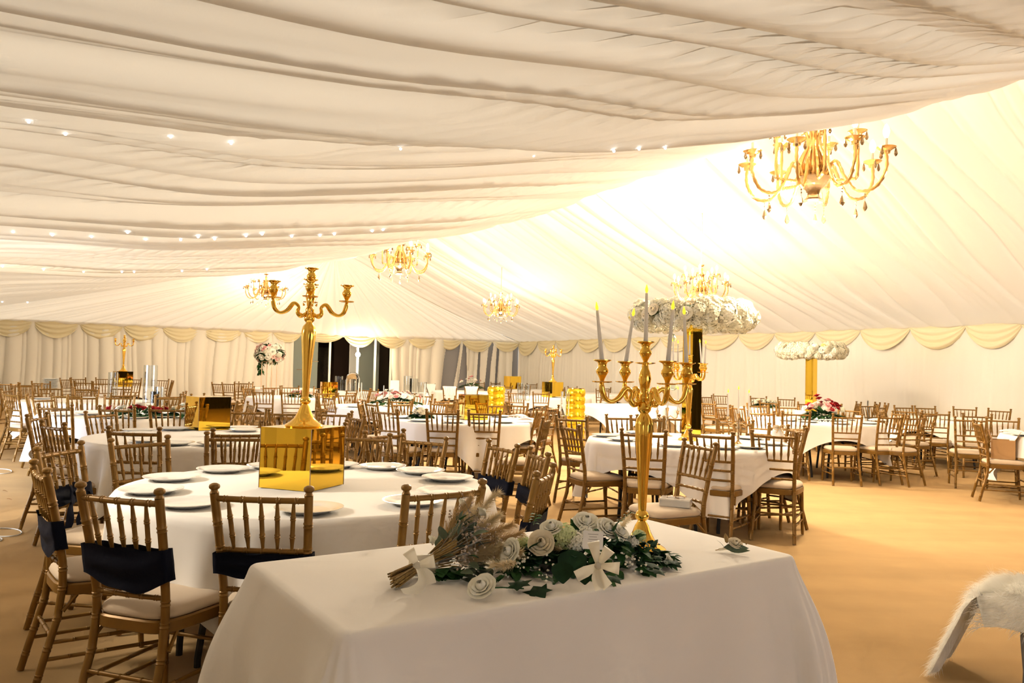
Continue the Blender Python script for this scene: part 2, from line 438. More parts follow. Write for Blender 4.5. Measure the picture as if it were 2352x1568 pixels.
# ---- doorway in the end wall with a dark room behind
def gp(px, z, off=0):
    q = G0 + GD * gx(px) + GN * off; return Vector((q.x, q.y, z))
room = MB(); B = -GN * 5
P0, P1 = gp(640, 0), gp(930, 0)
a, b = P0 - GN * .15, P1 - GN * .15
room.add([a, b, b + B, a + B] + [q + Vector((0, 0, 2.6)) for q in (a, b, b + B, a + B)], [(3, 2, 6, 7), (0, 3, 7, 4), (2, 1, 5, 6), (0, 1, 2, 3), (4, 7, 6, 5)])
struct(room.build('wall_annex', 'dark_room', smooth=False))
def slab(name, px0, px1, z0, z1, off, th, m, parent=None):
    p = MB(); q0, q1 = gp(px0, z0, off), gp(px1, z0, off); u = Vector((0, 0, z1 - z0)); t = GN * th
    p.add([q0, q1, q1 + t, q0 + t, q0 + u, q1 + u, q1 + u + t, q0 + t + u], [(3, 2, 1, 0), (4, 5, 6, 7), (0, 1, 5, 4), (1, 2, 6, 5), (2, 3, 7, 6), (3, 0, 4, 7)])
    return p.build(name, m, parent, smooth=False)
pv = MB()
for px0, px1, z0, z1 in ((672, 690, 0, 2.6), (690, 757, 0, 2.6)):
    pass
struct(slab('wall_annex_pale', 672, 757, 0, 2.6, -2.2, .05, 'curtain'))
struct(slab('wall_annex_olive', 826, 897, 0, 2.6, -1.6, .05, 'curtain'))
for px0, px1, z0, z1 in ((727, 757, .9, 2.1), (774, 800, .3, 2.0), (786, 815, .2, 2.1)):
    struct(slab('wall_annex_panel', px0, px1, z0, z1, -4.4, .08, 'dark_panel'))
dr = bpy.data.objects.new('door_1', None); C.objects.link(dr); struct(dr)
for px in (671, 757, 821, 861, 897): slab('door_post', px - 2.2, px + 2.2, 0, 2.55, -.02, .08, 'white_frame', dr)
slab('door_head', 671, 899, 2.38, 2.5, -.02, .08, 'white_frame', dr)
slab('door_pane', 673, 755, .06, 2.4, .0, .01, 'pane', dr); slab('door_pane', 863, 895, .06, 2.4, .0, .01, 'pane', dr); slab('door_pane', 823, 859, .06, 2.4, .0, .01, 'pane', dr)
for px, z in ((700, 1.2), (715, 1.9), (735, 1.5)): slab('door_bar', px - 8, px + 8, z, z + .03, -.9, .03, 'wire', dr)
q = on_gable(822, 814, .25)
bl = thing('bare_bulb_lamp', 'bare glowing bulb on the white door post at the far end', 'lamp', q)
MB().ball((0, 0, 0), .085, 14, 10).build('bulb', 'bare_bulb', bl)
MB().tube([(0, 0, .07), (0, 0, .2), -GN * .22 + Vector((0, 0, .2))], .02, 8).build('holder', 'white_frame', bl)

# ------------------------------------------------------------------ lights
def point(loc, w, col, r=.2):
    l = bpy.data.lights.new('lamp', 'POINT'); l.energy = w; l.color = col; l.shadow_soft_size = r
    o = bpy.data.objects.new('lamp', l); o.location = loc; C.objects.link(o); return o
def area(loc, to, sx, sy, w, col):
    l = bpy.data.lights.new('daylight', 'AREA'); l.shape = 'RECTANGLE'; l.size = sx; l.size_y = sy; l.energy = w; l.color = col
    o = bpy.data.objects.new('daylight', l); o.location = loc; C.objects.link(o)
    o.rotation_euler = (Vector(to) - Vector(loc)).to_track_quat('-Z', 'Y').to_euler(); return o
def spot(loc, to, w, ang, col, r=.02, blend=.15):
    l = bpy.data.lights.new('sun_and_fill_spot', 'SPOT'); l.energy = w; l.color = col; l.spot_size = ang; l.spot_blend = blend; l.shadow_soft_size = r
    o = bpy.data.objects.new('sun_and_fill_spot', l); o.location = loc; C.objects.link(o)
    o.rotation_euler = (Vector(to) - Vector(loc)).to_track_quat('-Z', 'Y').to_euler(); return o
WARM = (1, .85, .64); COOL = (.72, .82, 1)
world = bpy.data.worlds.new('world'); bpy.context.scene.world = world; world.use_nodes = True
world.node_tree.nodes['Background'].inputs[0].default_value = (1, .95, .87, 1); world.node_tree.nodes['Background'].inputs[1].default_value = .62
point(on_gable(822, 814, .45), 60, (1, .8, .5), .05)
point(on_gable(716, 815, -1.1), 70, (1, .9, .72), .01)  # lamp added inside the annex to brighten it

# ------------------------------------------------------------------ chandeliers
def bumps(path_r, n, amp):    # a radius list with little ring beads
    return [r * (1 + amp * (i % 2)) for i, r in zip(range(n), path_r)]
me_bowl = MB().lathe([(.0, -.235), (.075, -.235), (.09, -.22), (.06, -.20), (.045, -.17), (.06, -.13), (.105, -.09), (.135, -.055), (.15, -.03), (.125, -.015), (.10, 0), (.0, .0)], 20).mesh('chandelier_bowl', 'smoke_glass')
_b = MB()
_b.lathe([(.085, 0), (.095, .05), (.075, .12), (.05, .2), (.062, .26), (.045, .33), (.03, .40), (.04, .44), (.03, .48), (0, .48)], 16)
for k in range(10):
    a = 2 * PI * k / 10; ca, sa = math.cos(a), math.sin(a)
    _b.tube([(ca * r, sa * r, z) for r, z in ((.10, -.01), (.125, .06), (.10, .14), (.06, .22), (.05, .30), (.07, .36), (.10, .35))], [.016, .02, .016, .012, .01, .01, .006], 6)
me_col = _b.mesh('chandelier_column', 'amber_glass')
def arm_mesh(R, zt, dip):
    pts = []; n = 34
    ctrl = [Vector((.09, 0, .02)), Vector((R * .32, 0, .10)), Vector((R * .45, 0, -.05)), Vector((R * .62, 0, -dip)), Vector((R * .86, 0, -dip * .9)), Vector((R, 0, -.02)), Vector((R, 0, zt))]
    for i in range(n):
        t = i / (n - 1) * (len(ctrl) - 1); k = min(int(t), len(ctrl) - 2); f = t - k
        p0, p1, p2, p3 = ctrl[max(k - 1, 0)], ctrl[k], ctrl[k + 1], ctrl[min(k + 2, len(ctrl) - 1)]
        pts.append(.5 * ((2 * p1) + (p2 - p0) * f + (2 * p0 - 5 * p1 + 4 * p2 - p3) * f * f + (3 * p1 - p0 - 3 * p2 + p3) * f ** 3))
    return MB().tube(pts, [.013 * (1.22 if i % 2 else .9) for i in range(n)], 8).mesh('chandelier_arm', 'amber_glass')
me_arm = arm_mesh(.56, .12, .17); me_arm2 = arm_mesh(.34, .30, .06)
me_dish = MB().lathe([(0, -.03), (.03, -.03), (.034, -.01), (.062, .006), (.078, .02), (.074, .022), (.05, .012), (0, .004)], 16).mesh('bobeche', 'amber_glass')
me_sleeve = MB().lathe([(.0115, 0), (.0115, .085), (0, .085)], 10).mesh('candle_sleeve', 'sleeve')
me_bulb = MB().lathe([(.008, 0), (.018, .02), (.026, .05), (.024, .075), (.013, .105), (0, .12)], 10).mesh('bulb', 'bulb')
_d = MB(); _d.tube([(0, 0, 0), (0, 0, -.10)], .0015, 4)
for z in (-.02, -.045, -.07): _d.ball((0, 0, z), .008, 6, 4)
_d.lathe([(.0, -.185), (.012, -.175), (.021, -.155), (.012, -.12), (.004, -.10), (0, -.098)], 6)
me_drop = _d.mesh('crystal_drop', 'smoke_glass', sharp=20)
_d = MB(); _d.lathe([(0, -.075), (.009, -.068), (.015, -.052), (.008, -.02), (.002, 0), (0, 0)], 6); me_drop2 = _d.mesh('crystal_drop', 'smoke_glass', sharp=20)
def chandelier(label, loc, diam, rot, top):
    s = diam / 1.28
    c = thing('chandelier', label, 'chandelier', loc, rot, 'amber glass chandeliers', s)
    inst('bowl', me_bowl, c); inst('column', me_col, c)
    hh = (top - loc[2]) / s
    r = MB(); r.tube([(0, 0, .46), (0, 0, hh)], .008, 6)
    r.lathe([(.0, .50), (.05, .52), (.075, .545), (.03, .53), (0, .53)], 14); r.build('hanging_rod', 'amber_glass', c)
    for ring, n, me, R, zt in ((0, 8, me_arm, .56, .12), (1, 5, me_arm2, .34, .30)):
        for k in range(n):
            a = 2 * PI * (k + .5 * ring) / n
            arm = inst('arm', me, c, TR((0, 0, 0), a))
            inst('drip_dish', me_dish, arm, TR((R, 0, zt + .02))); inst('candle_sleeve', me_sleeve, arm, TR((R, 0, zt + .03))); inst('bulb', me_bulb, arm, TR((R, 0, zt + .112)))
            if ring == 0: inst('crystal_drop', me_drop, arm, TR((R * .72, 0, -.16)))
            for t in (.2, 2.3, 4.4): inst('crystal_drop', me_drop2, arm, TR((R + .07 * math.cos(t), .07 * math.sin(t), zt + .035)))
    inst('crystal_drop', me_drop, c, TR((0.02, 0, -.23)))
    return c
CHS = [('large glowing amber glass chandelier hanging nearest under the pleated roof', 1868, 402, 7.3, 1.42, .2, 4.5, 330),
       ('amber glass chandelier hanging above the end wall doorway', 918, 602, 16, 1.38, .5, 4.6, 520),
       ('small chandelier behind the gold candelabra on the nearest mirror cube', 610, 672, 22.5, 1.26, .1, 4.4, 300),
       ('small chandelier hanging alone above the draped corner of the end wall', 1150, 712, 19.5, 1.0, .3, 4.1, 350),
       ('chandelier glowing just above the large white flower ring', 1610, 668, 12.9, 1.0, .0, 4.1, 380)]
for lab, px, py, d, di, ro, top, w in CHS:
    q = at_depth(px, py, d); chandelier(lab, q, di, ro, top); point(q + Vector((0, 0, -.5)), w * (.52 if d < 8 else .42), WARM, .25)

# ------------------------------------------------------------------ fairy lights
me_led = MB().ball((0, 0, 0), 1, 8, 6).mesh('light_bulb', 'led')
def fairy(label, u, pts, r):
    t = thing('string_lights', label, 'string lights', (0, 0, 0), 0, 'fairy lights on the roof lining')
    ps = [under_roof(x, y) for x, y in pts]
    for p in ps: inst('light_bulb', me_led, t, TR(p, sc=r))
fairy('string of tiny white lights crossing the near roof lining below the top left folds', 4.0, [(66, 280), (150, 308), (392, 314), (531, 329), (920, 342), (1226, 358), (1410, 347), (1468, 342), (1528, 340)], .007)
fairy('longest string of tiny white lights along the middle left roof fold', 10.4, [(30, 532), (120, 539), (210, 543), (293, 533), (335, 549), (415, 550), (455, 543), (493, 548), (565, 541), (602, 537), (670, 542), (735, 540), (768, 537), (855, 530), (880, 527)], .012)
fairy('string of tiny white lights along the lower left roof fold', 19.6, [(6, 612), (100, 619), (192, 624), (280, 624), (308, 624), (418, 622), (475, 618)], .016)
fairy('cluster of tiny white lights just above the swags at far left', 23.5, [(5, 693), (63, 694), (101, 695), (60, 710), (156, 708), (172, 707)], .02)

# ------------------------------------------------------------------ chairs
def ringed(p0, p1, r0, r1, rings, n=30, mid=None):
    # points and radii of a turned post with pairs of rings
    pts = []; rs = []
    for i in range(n + 1):
        t = i / n; p = mid(t) if mid else Vector(p0).lerp(Vector(p1), t)
        pts.append((t, p))
    ts = sorted(set([t for t, _ in pts] + [x for g in rings for x in (g - .012, g - .008, g - .003, g + .003, g + .008, g + .012)]))
    out = []
    for t in ts:
        if t < 0 or t > 1: continue
        p = mid(t) if mid else Vector(p0).lerp(Vector(p1), t)
        r = lerp(r0, r1, t)
        for g in rings:
            if abs(abs(t - g) - .008) < .001: r *= 1.16
        out.append((p, r))
    return [p for p, _ in out], [r for _, r in out]
def post_path(sx, full=True):
    tab = [(0, (.172, -.285)), (.12, (.168, -.255)), (.30, (.158, -.205)), (.43, (.156, -.190)), (.52, (.157, -.193)), (.70, (.167, -.225)), (.90, (.178, -.27))]
    def f(t):
        z = .005 + t * .885
        for (a, A), (b, B) in zip(tab, tab[1:]):
            if z <= b: break
        k = min(1, max(0, (z - a) / (b - a)))
        return Vector((sx * lerp(A[0], B[0], k), lerp(A[1], B[1], k), z))
    return f
def post_mesh(sx, seg):
    f = post_path(sx)
    p, r = ringed(None, None, .0155, .0165, [.08, .2, .33, .47, .56, .66, .76, .87], 22 if seg > 8 else 10, f)
    mb = MB(); mb.tube(p, r, seg)
    e = f(1.0); mb.lathe([(.0165, 0), (.0125, .008), (.0125, .012), (.019, .017), (.0205, .024), (.018, .031), (.009, .036), (0, .037)], seg + 2, TR(e - Vector((0, 0, .001))))
    return mb.mesh('back_post', 'gold_paint')
def fleg_mesh(sx, seg):
    p, r = ringed((sx * .185, .215, .005), (sx * .175, .185, .42), .0125, .018, [.25, .5, .75], 10)
    return MB().tube(p, r, seg).mesh('leg', 'gold_paint')
def yb(z): # back plane at height z
    f = post_path(1); return f((z - .005) / .885)
def rail_mesh(z, r, seg, n=12):
    b = yb(z); pts = []; rs = []
    rings = [.12, .31, .5, .69, .88]
    ts = sorted(set([i / n for i in range(n + 1)] + [g + o for g in rings for o in (-.022, -.016, -.006, .006, .016, .022)]))
    for t in ts:
        x = lerp(-b.x, b.x, t); pts.append((x, b.y - .012 * (1 - (2 * t - 1) ** 2), z))
        rr = r
        for g in rings:
            if abs(abs(t - g) - .016) < .001: rr = r * 1.2
        rs.append(rr)
    return MB().tube(pts, rs, seg).mesh('back_rail', 'gold_paint')
def spindle_mesh(k, seg):
    t = (k + 1) / 6; a, b = yb(.675), yb(.865)
    x0 = lerp(-.66, .66, (k) / 4) * a.x; x1 = lerp(-.70, .70, k / 4) * b.x
    bow = -.012 * .8
    P0 = Vector((x0, a.y + bow, .675)); P1 = Vector((x1, b.y + bow, .868))
    pts = []; rs = []
    for t, r in ((0, .0055), (.12, .007), (.24, .0095), (.27, .0115), (.29, .009), (.31, .0115), (.34, .009), (.5, .009), (.60, .009), (.63, .0115), (.65, .009), (.67, .0115), (.7, .009), (.85, .007), (1, .005)):
        pts.append(P0.lerp(P1, t)); rs.append(r)
    return MB().tube(pts, rs, seg).mesh('spindle', 'gold_paint')
def seat_outline(t, grow=0):
    # rounded trapezoid: front wide, back narrow
    c, s = math.cos(t), math.sin(t); e = .42
    x = abs(c) ** e * (1 if c > 0 else -1); y = abs(s) ** e * (1 if s > 0 else -1)
    w = lerp(.165, .205, (y + 1) / 2) + grow
    return x * w, y * (.205 + grow)
def cushion_mesh(seg=40):
    rows = []
    for k, z in ((.9, .432), (1.0, .438), (1.03, .450), (1.0, .465), (.92, .477), (.75, .484), (.45, .487), (.15, .488), (0, .488)):
        rows.append([(lambda q: Vector((q[0] * k * .98, q[1] * k * .98, z)))(seat_outline(2 * PI * i / seg)) for i in range(seg)])
    return MB().grid(rows, True).mesh('seat_cushion', 'cushion', sharp=None)
def frame_mesh(seg=40):
    rows = []
    for g, z in ((-.05, .388), (.004, .388), (.008, .392), (.008, .43), (.002, .436), (-.06, .436), (-.06, .388)):
        rows.append([Vector((*seat_outline(2 * PI * i / seg, g), z)) for i in range(seg)])
    mb = MB().grid(rows, True)
    for sx in (-1, 1):
        for (y, dy) in ((.2, -1), (-.19, 1)):
            mb.tube([(sx * .176, y, .33), (sx * .165, y + dy * .05, .385), (sx * .12, y + dy * .02, .392)], .009, 6)
    return mb.mesh('seat_frame', 'gold_paint')
def stretchers(seg):
    out = []
    for sx in (-1, 1):
        for z in (.20, .135):
            f = post_path(sx)(z / .885)
            p, r = ringed((sx * .182, .205, z), f, .0085, .0085, [.2, .5, .8], 4); out.append(MB().tube(p, r, seg).mesh('stretcher', 'gold_paint'))
    p, r = ringed((-.18, .20, .24), (.18, .20, .24), .0085, .0085, [.2, .5, .8], 4); out.append(MB().tube(p, r, seg).mesh('stretcher', 'gold_paint'))
    b = yb(.23); p, r = ringed((-b.x, b.y, .23), (b.x, b.y, .23), .0085, .0085, [.2, .5, .8], 4); out.append(MB().tube(p, r, seg).mesh('stretcher', 'gold_paint'))
    return out
def chair_kit(seg):
    return dict(seat_cushion=[cushion_mesh()], seat_frame=[frame_mesh()], leg=[fleg_mesh(s, seg) for s in (-1, 1)], back_post=[post_mesh(s, seg) for s in (-1, 1)],
                back_rail=[rail_mesh(z, r, seg) for z, r in ((.868, .0115), (.672, .0105), (.598, .0095), (.518, .0095))], spindle=[spindle_mesh(k, seg) for k in range(5)], stretcher=stretchers(seg))
KN = chair_kit(12)
def joined(name, seg, src):
    mb = MB()
    for me in src:
        o = len(mb.v); mb.v += [tuple(v.co) for v in me.vertices]; mb.f += [tuple(i + o for i in p.vertices) for p in me.polygons]; mb.mi += [0] * len(me.polygons)
    return mb.mesh(name, 'gold_paint')
_k = chair_kit(6)
KF = dict(seat_cushion=_k['seat_cushion'], seat_frame=_k['seat_frame'], leg=_k['leg'], back_post=_k['back_post'],
          backrest=[joined('backrest', 6, _k['back_rail'] + _k['spindle'])], stretchers=[joined('stretchers', 6, _k['stretcher'])])
TB = {  # round tables: centre, how the label calls them
 'T1': ((-1.01, 4.07), 'nearest round table'), 'T2': ((-2.55, 6.61), 'table with the bare gold cube'), 'T3': ((1.66, 7.42), 'flower ring pillar table'),
 'T4': ((-.62, 9.78), 'middle table with napkins'), 'T5': ((-4.45, 9.2), 'red rose table'), 'T6': ((-6.4, 11.95), 'sunlit far left table'),
 'T7': ((-9.3, 18.8), 'left end candelabra table'), 'T8': ((-4.15, 15.3), 'table before the flower stand'), 'T9': ((-1.95, 12.6), 'pink flower and taper table'),
 'T10': ((-1.3, 22.3), 'white draped chair table'), 'T11': ((1.0, 18.9), 'far corner candelabra table'), 'T12': ((2.3, 15.2), 'table behind the candlelit candelabra'),
 'T13': ((4.4, 11.4), 'red and pink flower table'), 'T14': ((7.25, 12.95), 'right wall table'), 'T15': ((6.75, 9.15), 'right edge table by cardboard box'),
 'T16': ((5.55, 15.8), 'far flower ring table'), 'T17': ((-6.0, 20.6), 'tall pink flower stand table'), 'T18': ((.4, 26.2), 'farthest gold cube table'), 'T19': ((2.6, 23.2), 'far right corner table')}
RT = .915
CHAIRS = """L1 20 879|L2 50 883|L3 71 881|L4 94 877|L5 115 889|L6 48 894|L7 24 902 30|L8 149 869|L9 180 868|L10 237 868|L11 308 869|L12 372 871|L13 397 875|L14 191 876|L15 235 878|L16 304 877|L18 193 890|L19 199 892|L20 279 889|L21 153 905|L22 189 909|L23 275 909|L23b 284 904|L24 389 907|L24b 389 910|L25 425 901|L26 455 906|L27 61 907 60|L28 112 914|L29 126 931 5|L30 84 953 82|L31 120 972 36|L32 136 1026 95|L33 90 1074 51|L34 272 1126 18|L35 231 946 105|L36 268 935 2|L37 386 935 -10|L38 307 985 2|L39 321 1009 124
M1 498 879|M2 524 879|M3 556 878 180|M4 603 878 180|M5 624 887|M6 667 887|M7 570 889|M8 604 897 0|M9 670 898 -8|M10 551 922 -100|M10b 580 926 -125|M10c 570 941 172|M11 659 944 -5|M12 727 905 70|M13 750 900|M14 775 910 50|M15 768 946 180|M16 820 955 -125|M17 796 971 -100|M18 883 941 32|M19 827 924 88|M20 852 924 55|M21 921 918|M22 921 924|M23 1013 917|M24 1018 923|M25 839 998 190|M26 883 992 131|M27 974 1005 208|M28 1016 943 4|M29 1111 944 2|M30 541 997 168|M30b 552 989 -20|M31 740 889|M32 796 904|M33 809 898|M34 838 893|M35 861 895|M36 973 906|M37 1023 912
W1 1033 888|W2 1083 888|W3 1110 886|W4 988 882
N1 1102 878|N2 1138 878|N3 1188 881|N4 1222 881|N5 1205 886|N6 1168 886|N7 1185 900|N8 1243 901 0|N9 1292 890|N10 1315 888|N11 1384 894|N12 1390 890|N13 1132 927|N14 1189 927|N15 1237 940 -78|N16 1270 933 -60|N17 1257 959 -75|N18 1308 976 68|N19 1312 957 30|N20 1156 1020 239|N21 1239 1038 255|N22 1254 1081 285|N23 1025 1117 -37|N24 600 1125 2
R1 1478 990 18|R2 1624 990 33|R3 1608 1016 247|R4 1761 992 26|R5 1832 982 263|R6 1622 909|R7 1655 906|R9 1624 923 60|R10 1679 967 200|R11 1662 932 60|R12 1692 933 70|R13 1742 911|R14 1806 914|R15 1767 922|R16 1740 928|R17 1747 945 40|R18 1768 977 225|R19 1428 954 168|R20 1487 957 185|R21 1551 956 185|R22 1385 900
S3 1850 924|S5 1809 932|S6 1932 930|S7 1945 939|S8 1973 924|S9 1994 929|S10 2016 925|S11 2037 927|S12 2055 934|S13 2082 933|S14 2066 947|S14b 2080 941|S15 2128 934|S16 2216 936|S17 2296 940|S18 1829 946.5 10|S19 1947 953 8|S20 2047 954 -14|S21 2106 956 -30|S22 2134 949 -28|S23 2149 946 32|S24 2230 960 22|S25 2245 952 22|S26 2244 968 108|S27 2303 961 28""".replace('\n', '|').split('|')
SASH = {'N24', 'L34', 'L33', 'L32', 'M25', 'M27', 'M30', 'N20', 'N21', 'N22', 'N23'}
FORCE = {'L34': 'T1', 'M11': 'T8', 'S26': 'T15', 'S24': 'T14', 'S25': 'T14', 'S27': 'T14', 'R3': 'T3', 'M26': 'T1', 'L25': 'T6', 'N17': 'T4', 'N19': 'T3', 'M30b': 'T2', 'N16': 'T4', 'S17': 'T14', 'R9': 'T16', 'R16': 'T13', 'W4': 'T10', 'S22': 'T13', 'M3': 'T17', 'M4': 'T17', 'M1': 'T17', 'M2': 'T17'}
recs = []
for l in CHAIRS:
    w = l.split(); n, px, py = w[0], float(w[1]), float(w[2])
    P = U(px, py, .905); P = Vector((P.x, P.y, 0))
    tk = FORCE.get(n) or min(TB, key=lambda k: (Vector((*TB[k][0], 0)) - P).length)
    c = Vector((*TB[tk][0], 0)); d = c - P
    if .5 < d.length < 1.0: P = c - d.normalized() * 1.0; d = c - P
    if len(w) > 3: a = rad(float(w[3]))
    else:
        if d.length < 1.12: P = c - d.normalized() * 1.14 if d.length > .5 else P; d = c - P
        a = math.atan2(d.x, d.y) + rad(random.uniform(-8, 8))
    rz = -a; org = P - Matrix.Rotation(rz, 3, 'Z') @ Vector((0, -.272, 0))
    vd = Vector((c.x, c.y, 0)).normalized(); rel = P - c; side = 'near' if rel.dot(vd) < -.45 else ('far' if rel.dot(vd) > .45 else ('right' if rel.x * vd.y - rel.y * vd.x > 0 else 'left'))
    recs.append(dict(n=n, px=px, P=P, o=org, rz=rz, t=tk, side=side))
ORD = ['first', 'second', 'third', 'fourth', 'fifth', 'sixth', 'seventh', 'eighth', 'ninth']
SPEC = {'N24': 'gold chair with navy sash, its back to the camera in front of nearest mirror cube', 'L34': 'gold chair with sagging navy sash and full beige seat at lower left', 'L33': 'gold chair with navy sash seen side on at the left edge, nearest row',
        'L32': 'gold chair with navy bow tied at its back, left of the nearest round table', 'N23': 'gold chair with its back just behind the dried flower bouquet', 'R3': 'gold chair turned to the left with a silver gift box on its seat',
        'S26': 'gold chair turned to the right with an open cardboard box on its seat', 'L39': 'gold chair facing right behind the left plates of the nearest round table', 'N22': 'gold chair with navy sash seen edge on, right of the nearest round table',
        'L7': 'gold chair at the left picture edge with its whole left leg showing on bare carpet', 'N20': 'gold chair with crumpled navy sash, farther of the right pair at nearest round table', 'R4': 'gold chair nearest to the boutonniere, before the flower ring pillar table'}
for r in recs:
    same = sorted([q for q in recs if q['t'] == r['t'] and q['side'] == r['side']], key=lambda q: q['px']); i = same.index(r); m = len(same)
    nick = TB[r['t']][1]; where = '%s side of the %s' % (r['side'], nick)
    pos = '' if m == 1 else (', leftmost one' if i == 0 else (', rightmost one' if i == m - 1 else ', %s from left' % ORD[i]))
    head = 'white draped chair,' if r['n'][0] == 'W' else ('navy sashed chair,' if r['n'] in SASH else 'gold chair,')
    r['label'] = SPEC.get(r['n']) or head + ' ' + where + pos

def sash_mesh(kind, seed):
    r = random.Random(seed); mb = MB()
    n = 56; zt = .70 if kind != 'low' else .665; rows = []
    b = yb(.66)
    for j in range(9):
        s = j / 8; row = []
        for i in range(n):
            t = i / n * 4
            hw, hd = b.x + .022, .024
            if t < 1.7: x = lerp(-hw, hw, t / 1.7); y = -hd
            elif t < 2: x = hw; y = lerp(-hd, hd, (t - 1.7) / .3)
            elif t < 3.7: x = lerp(hw, -hw, (t - 2) / 1.7); y = hd
            else: x = -hw; y = lerp(hd, -hd, (t - 3.7) / .3)
            c = 1 - (x / hw) ** 2
            sag = (.045 if kind == 'sag' else .012) * c * s ** .6 * (1 + .5 * (x / hw)) * (1 if y < 0 else .4)
            z = zt - s * (.115 if kind == 'sag' else .085) - sag + .004 * math.sin(x * 40 + j)
            bz = yb(z)
            y2 = bz.y - .012 * c + y + .006 * math.sin(s * 11 + x * 6 + (0 if y < 0 else 2)) * (c + .1)
            row.append(Vector((x, y2, z)))
        rows.append(row)
    mb.grid(rows, True)
    return mb
def bow_mesh(back=True):
    mb = MB(); b = yb(.64); y = b.y - .045 if back else b.y + .05
    for sx in (-1, 1):
        rows = []
        for i in range(15):
            t = i / 14; a = t * PI * 2
            cx = sx * (.012 + .036 * (1 - math.cos(a))); cz = .655 + .035 * math.sin(a) * sx * .8 + .02 * (1 - math.cos(a)) * .5
            w = .012 + .02 * (1 - math.cos(a)) / 2
            rows.append([Vector((cx, y - .01 * math.sin(a) - (.012 if back else -.012) * (1 - math.cos(a)), cz + k * w)) for k in (-1, -.5, 0, .5, 1)])
        mb.grid(rows)
        rows = [[Vector((sx * (.01 + .06 * t + .02 * math.sin(t * 5)) + k * .022, y + .01 * math.sin(t * 4 + k), .66 - .17 * t)) for k in (-1, -.4, .4, 1)] for t in [i / 8 for i in range(9)]]
        mb.grid(rows)
    mb.ball((0, y, .66), .022, 10, 8, (1, .8, 1.1))
    return mb
def drape_mesh():   # gathered white cloth hung over the chair back
    mb = MB(); rows = []
    for j in range(12):
        s = j / 11; row = []
        for i in range(41):
            t = i / 40 * 2 - 1; w = lerp(.185, .10, s ** .8)
            z = .905 - .34 * s; bz = yb(max(.45, min(.89, z)))
            row.append(Vector((t * w, bz.y - .03 - .012 * math.cos(t * 22) * (.3 + s), z)))
        rows.append(row)
    mb.grid(rows); rows2 = [[p + Vector((0, .055, 0)) for p in r] for r in rows]; mb.grid(rows2)
    mb.grid([[rows[0][i], rows[0][i] + Vector((0, .028, .012)), rows2[0][i]] for i in range(41)])
    return mb
near_set = {'N24', 'L34', 'L33', 'L32'}
PROTO = {}
def make_chair(kind):
    kit = KN if kind == 'near' else KF
    t = bpy.data.objects.new('banquet_chair', None); C.objects.link(t); t.empty_display_size = .1
    for nm, ms in kit.items():
        for me in ms: inst(nm, me, t)
    return t
CH_OBJ = {}
for r in recs:
    kind = 'near' if r['P'].length < 9.6 else 'far'
    if kind not in PROTO: t = PROTO[kind] = make_chair(kind); KIDS[kind] = list(t.children) or [o for o in C.objects if o.parent == t]
    else: t = copy_tree(PROTO[kind], None, KIDS[kind])
    t.location = r['o']; t.rotation_euler = (0, 0, r['rz'])
    tag(t, r['label'], 'chair', 'gold banquet chairs')
    CH_OBJ[r['n']] = t
SAG = sash_mesh('sag', 1).mesh('sash', 'navy', sharp=None); LOW = sash_mesh('low', 2).mesh('sash', 'navy', sharp=None); MID = sash_mesh('mid', 3).mesh('sash', 'navy', sharp=None)
BOW = bow_mesh(True).mesh('sash_bow', 'navy', sharp=None); BOWF = bow_mesh(False).mesh('sash_bow', 'navy', sharp=None)
for n in SASH:
    s = inst('sash', SAG if n in ('L34', 'L33', 'N22') else (MID if n in ('L32', 'N20', 'N21') else LOW), CH_OBJ[n]); s['label'] = 'navy cloth sash tied round the chair back'
    if n in ('L32', 'M27'): inst('sash_bow', BOW if n == 'M27' else BOWF, s)
DRP = drape_mesh().mesh('white_drape', 'cloth', sharp=None)
for n in ('W1', 'W2', 'W3', 'W4'): inst('white_drape', DRP, CH_OBJ[n])

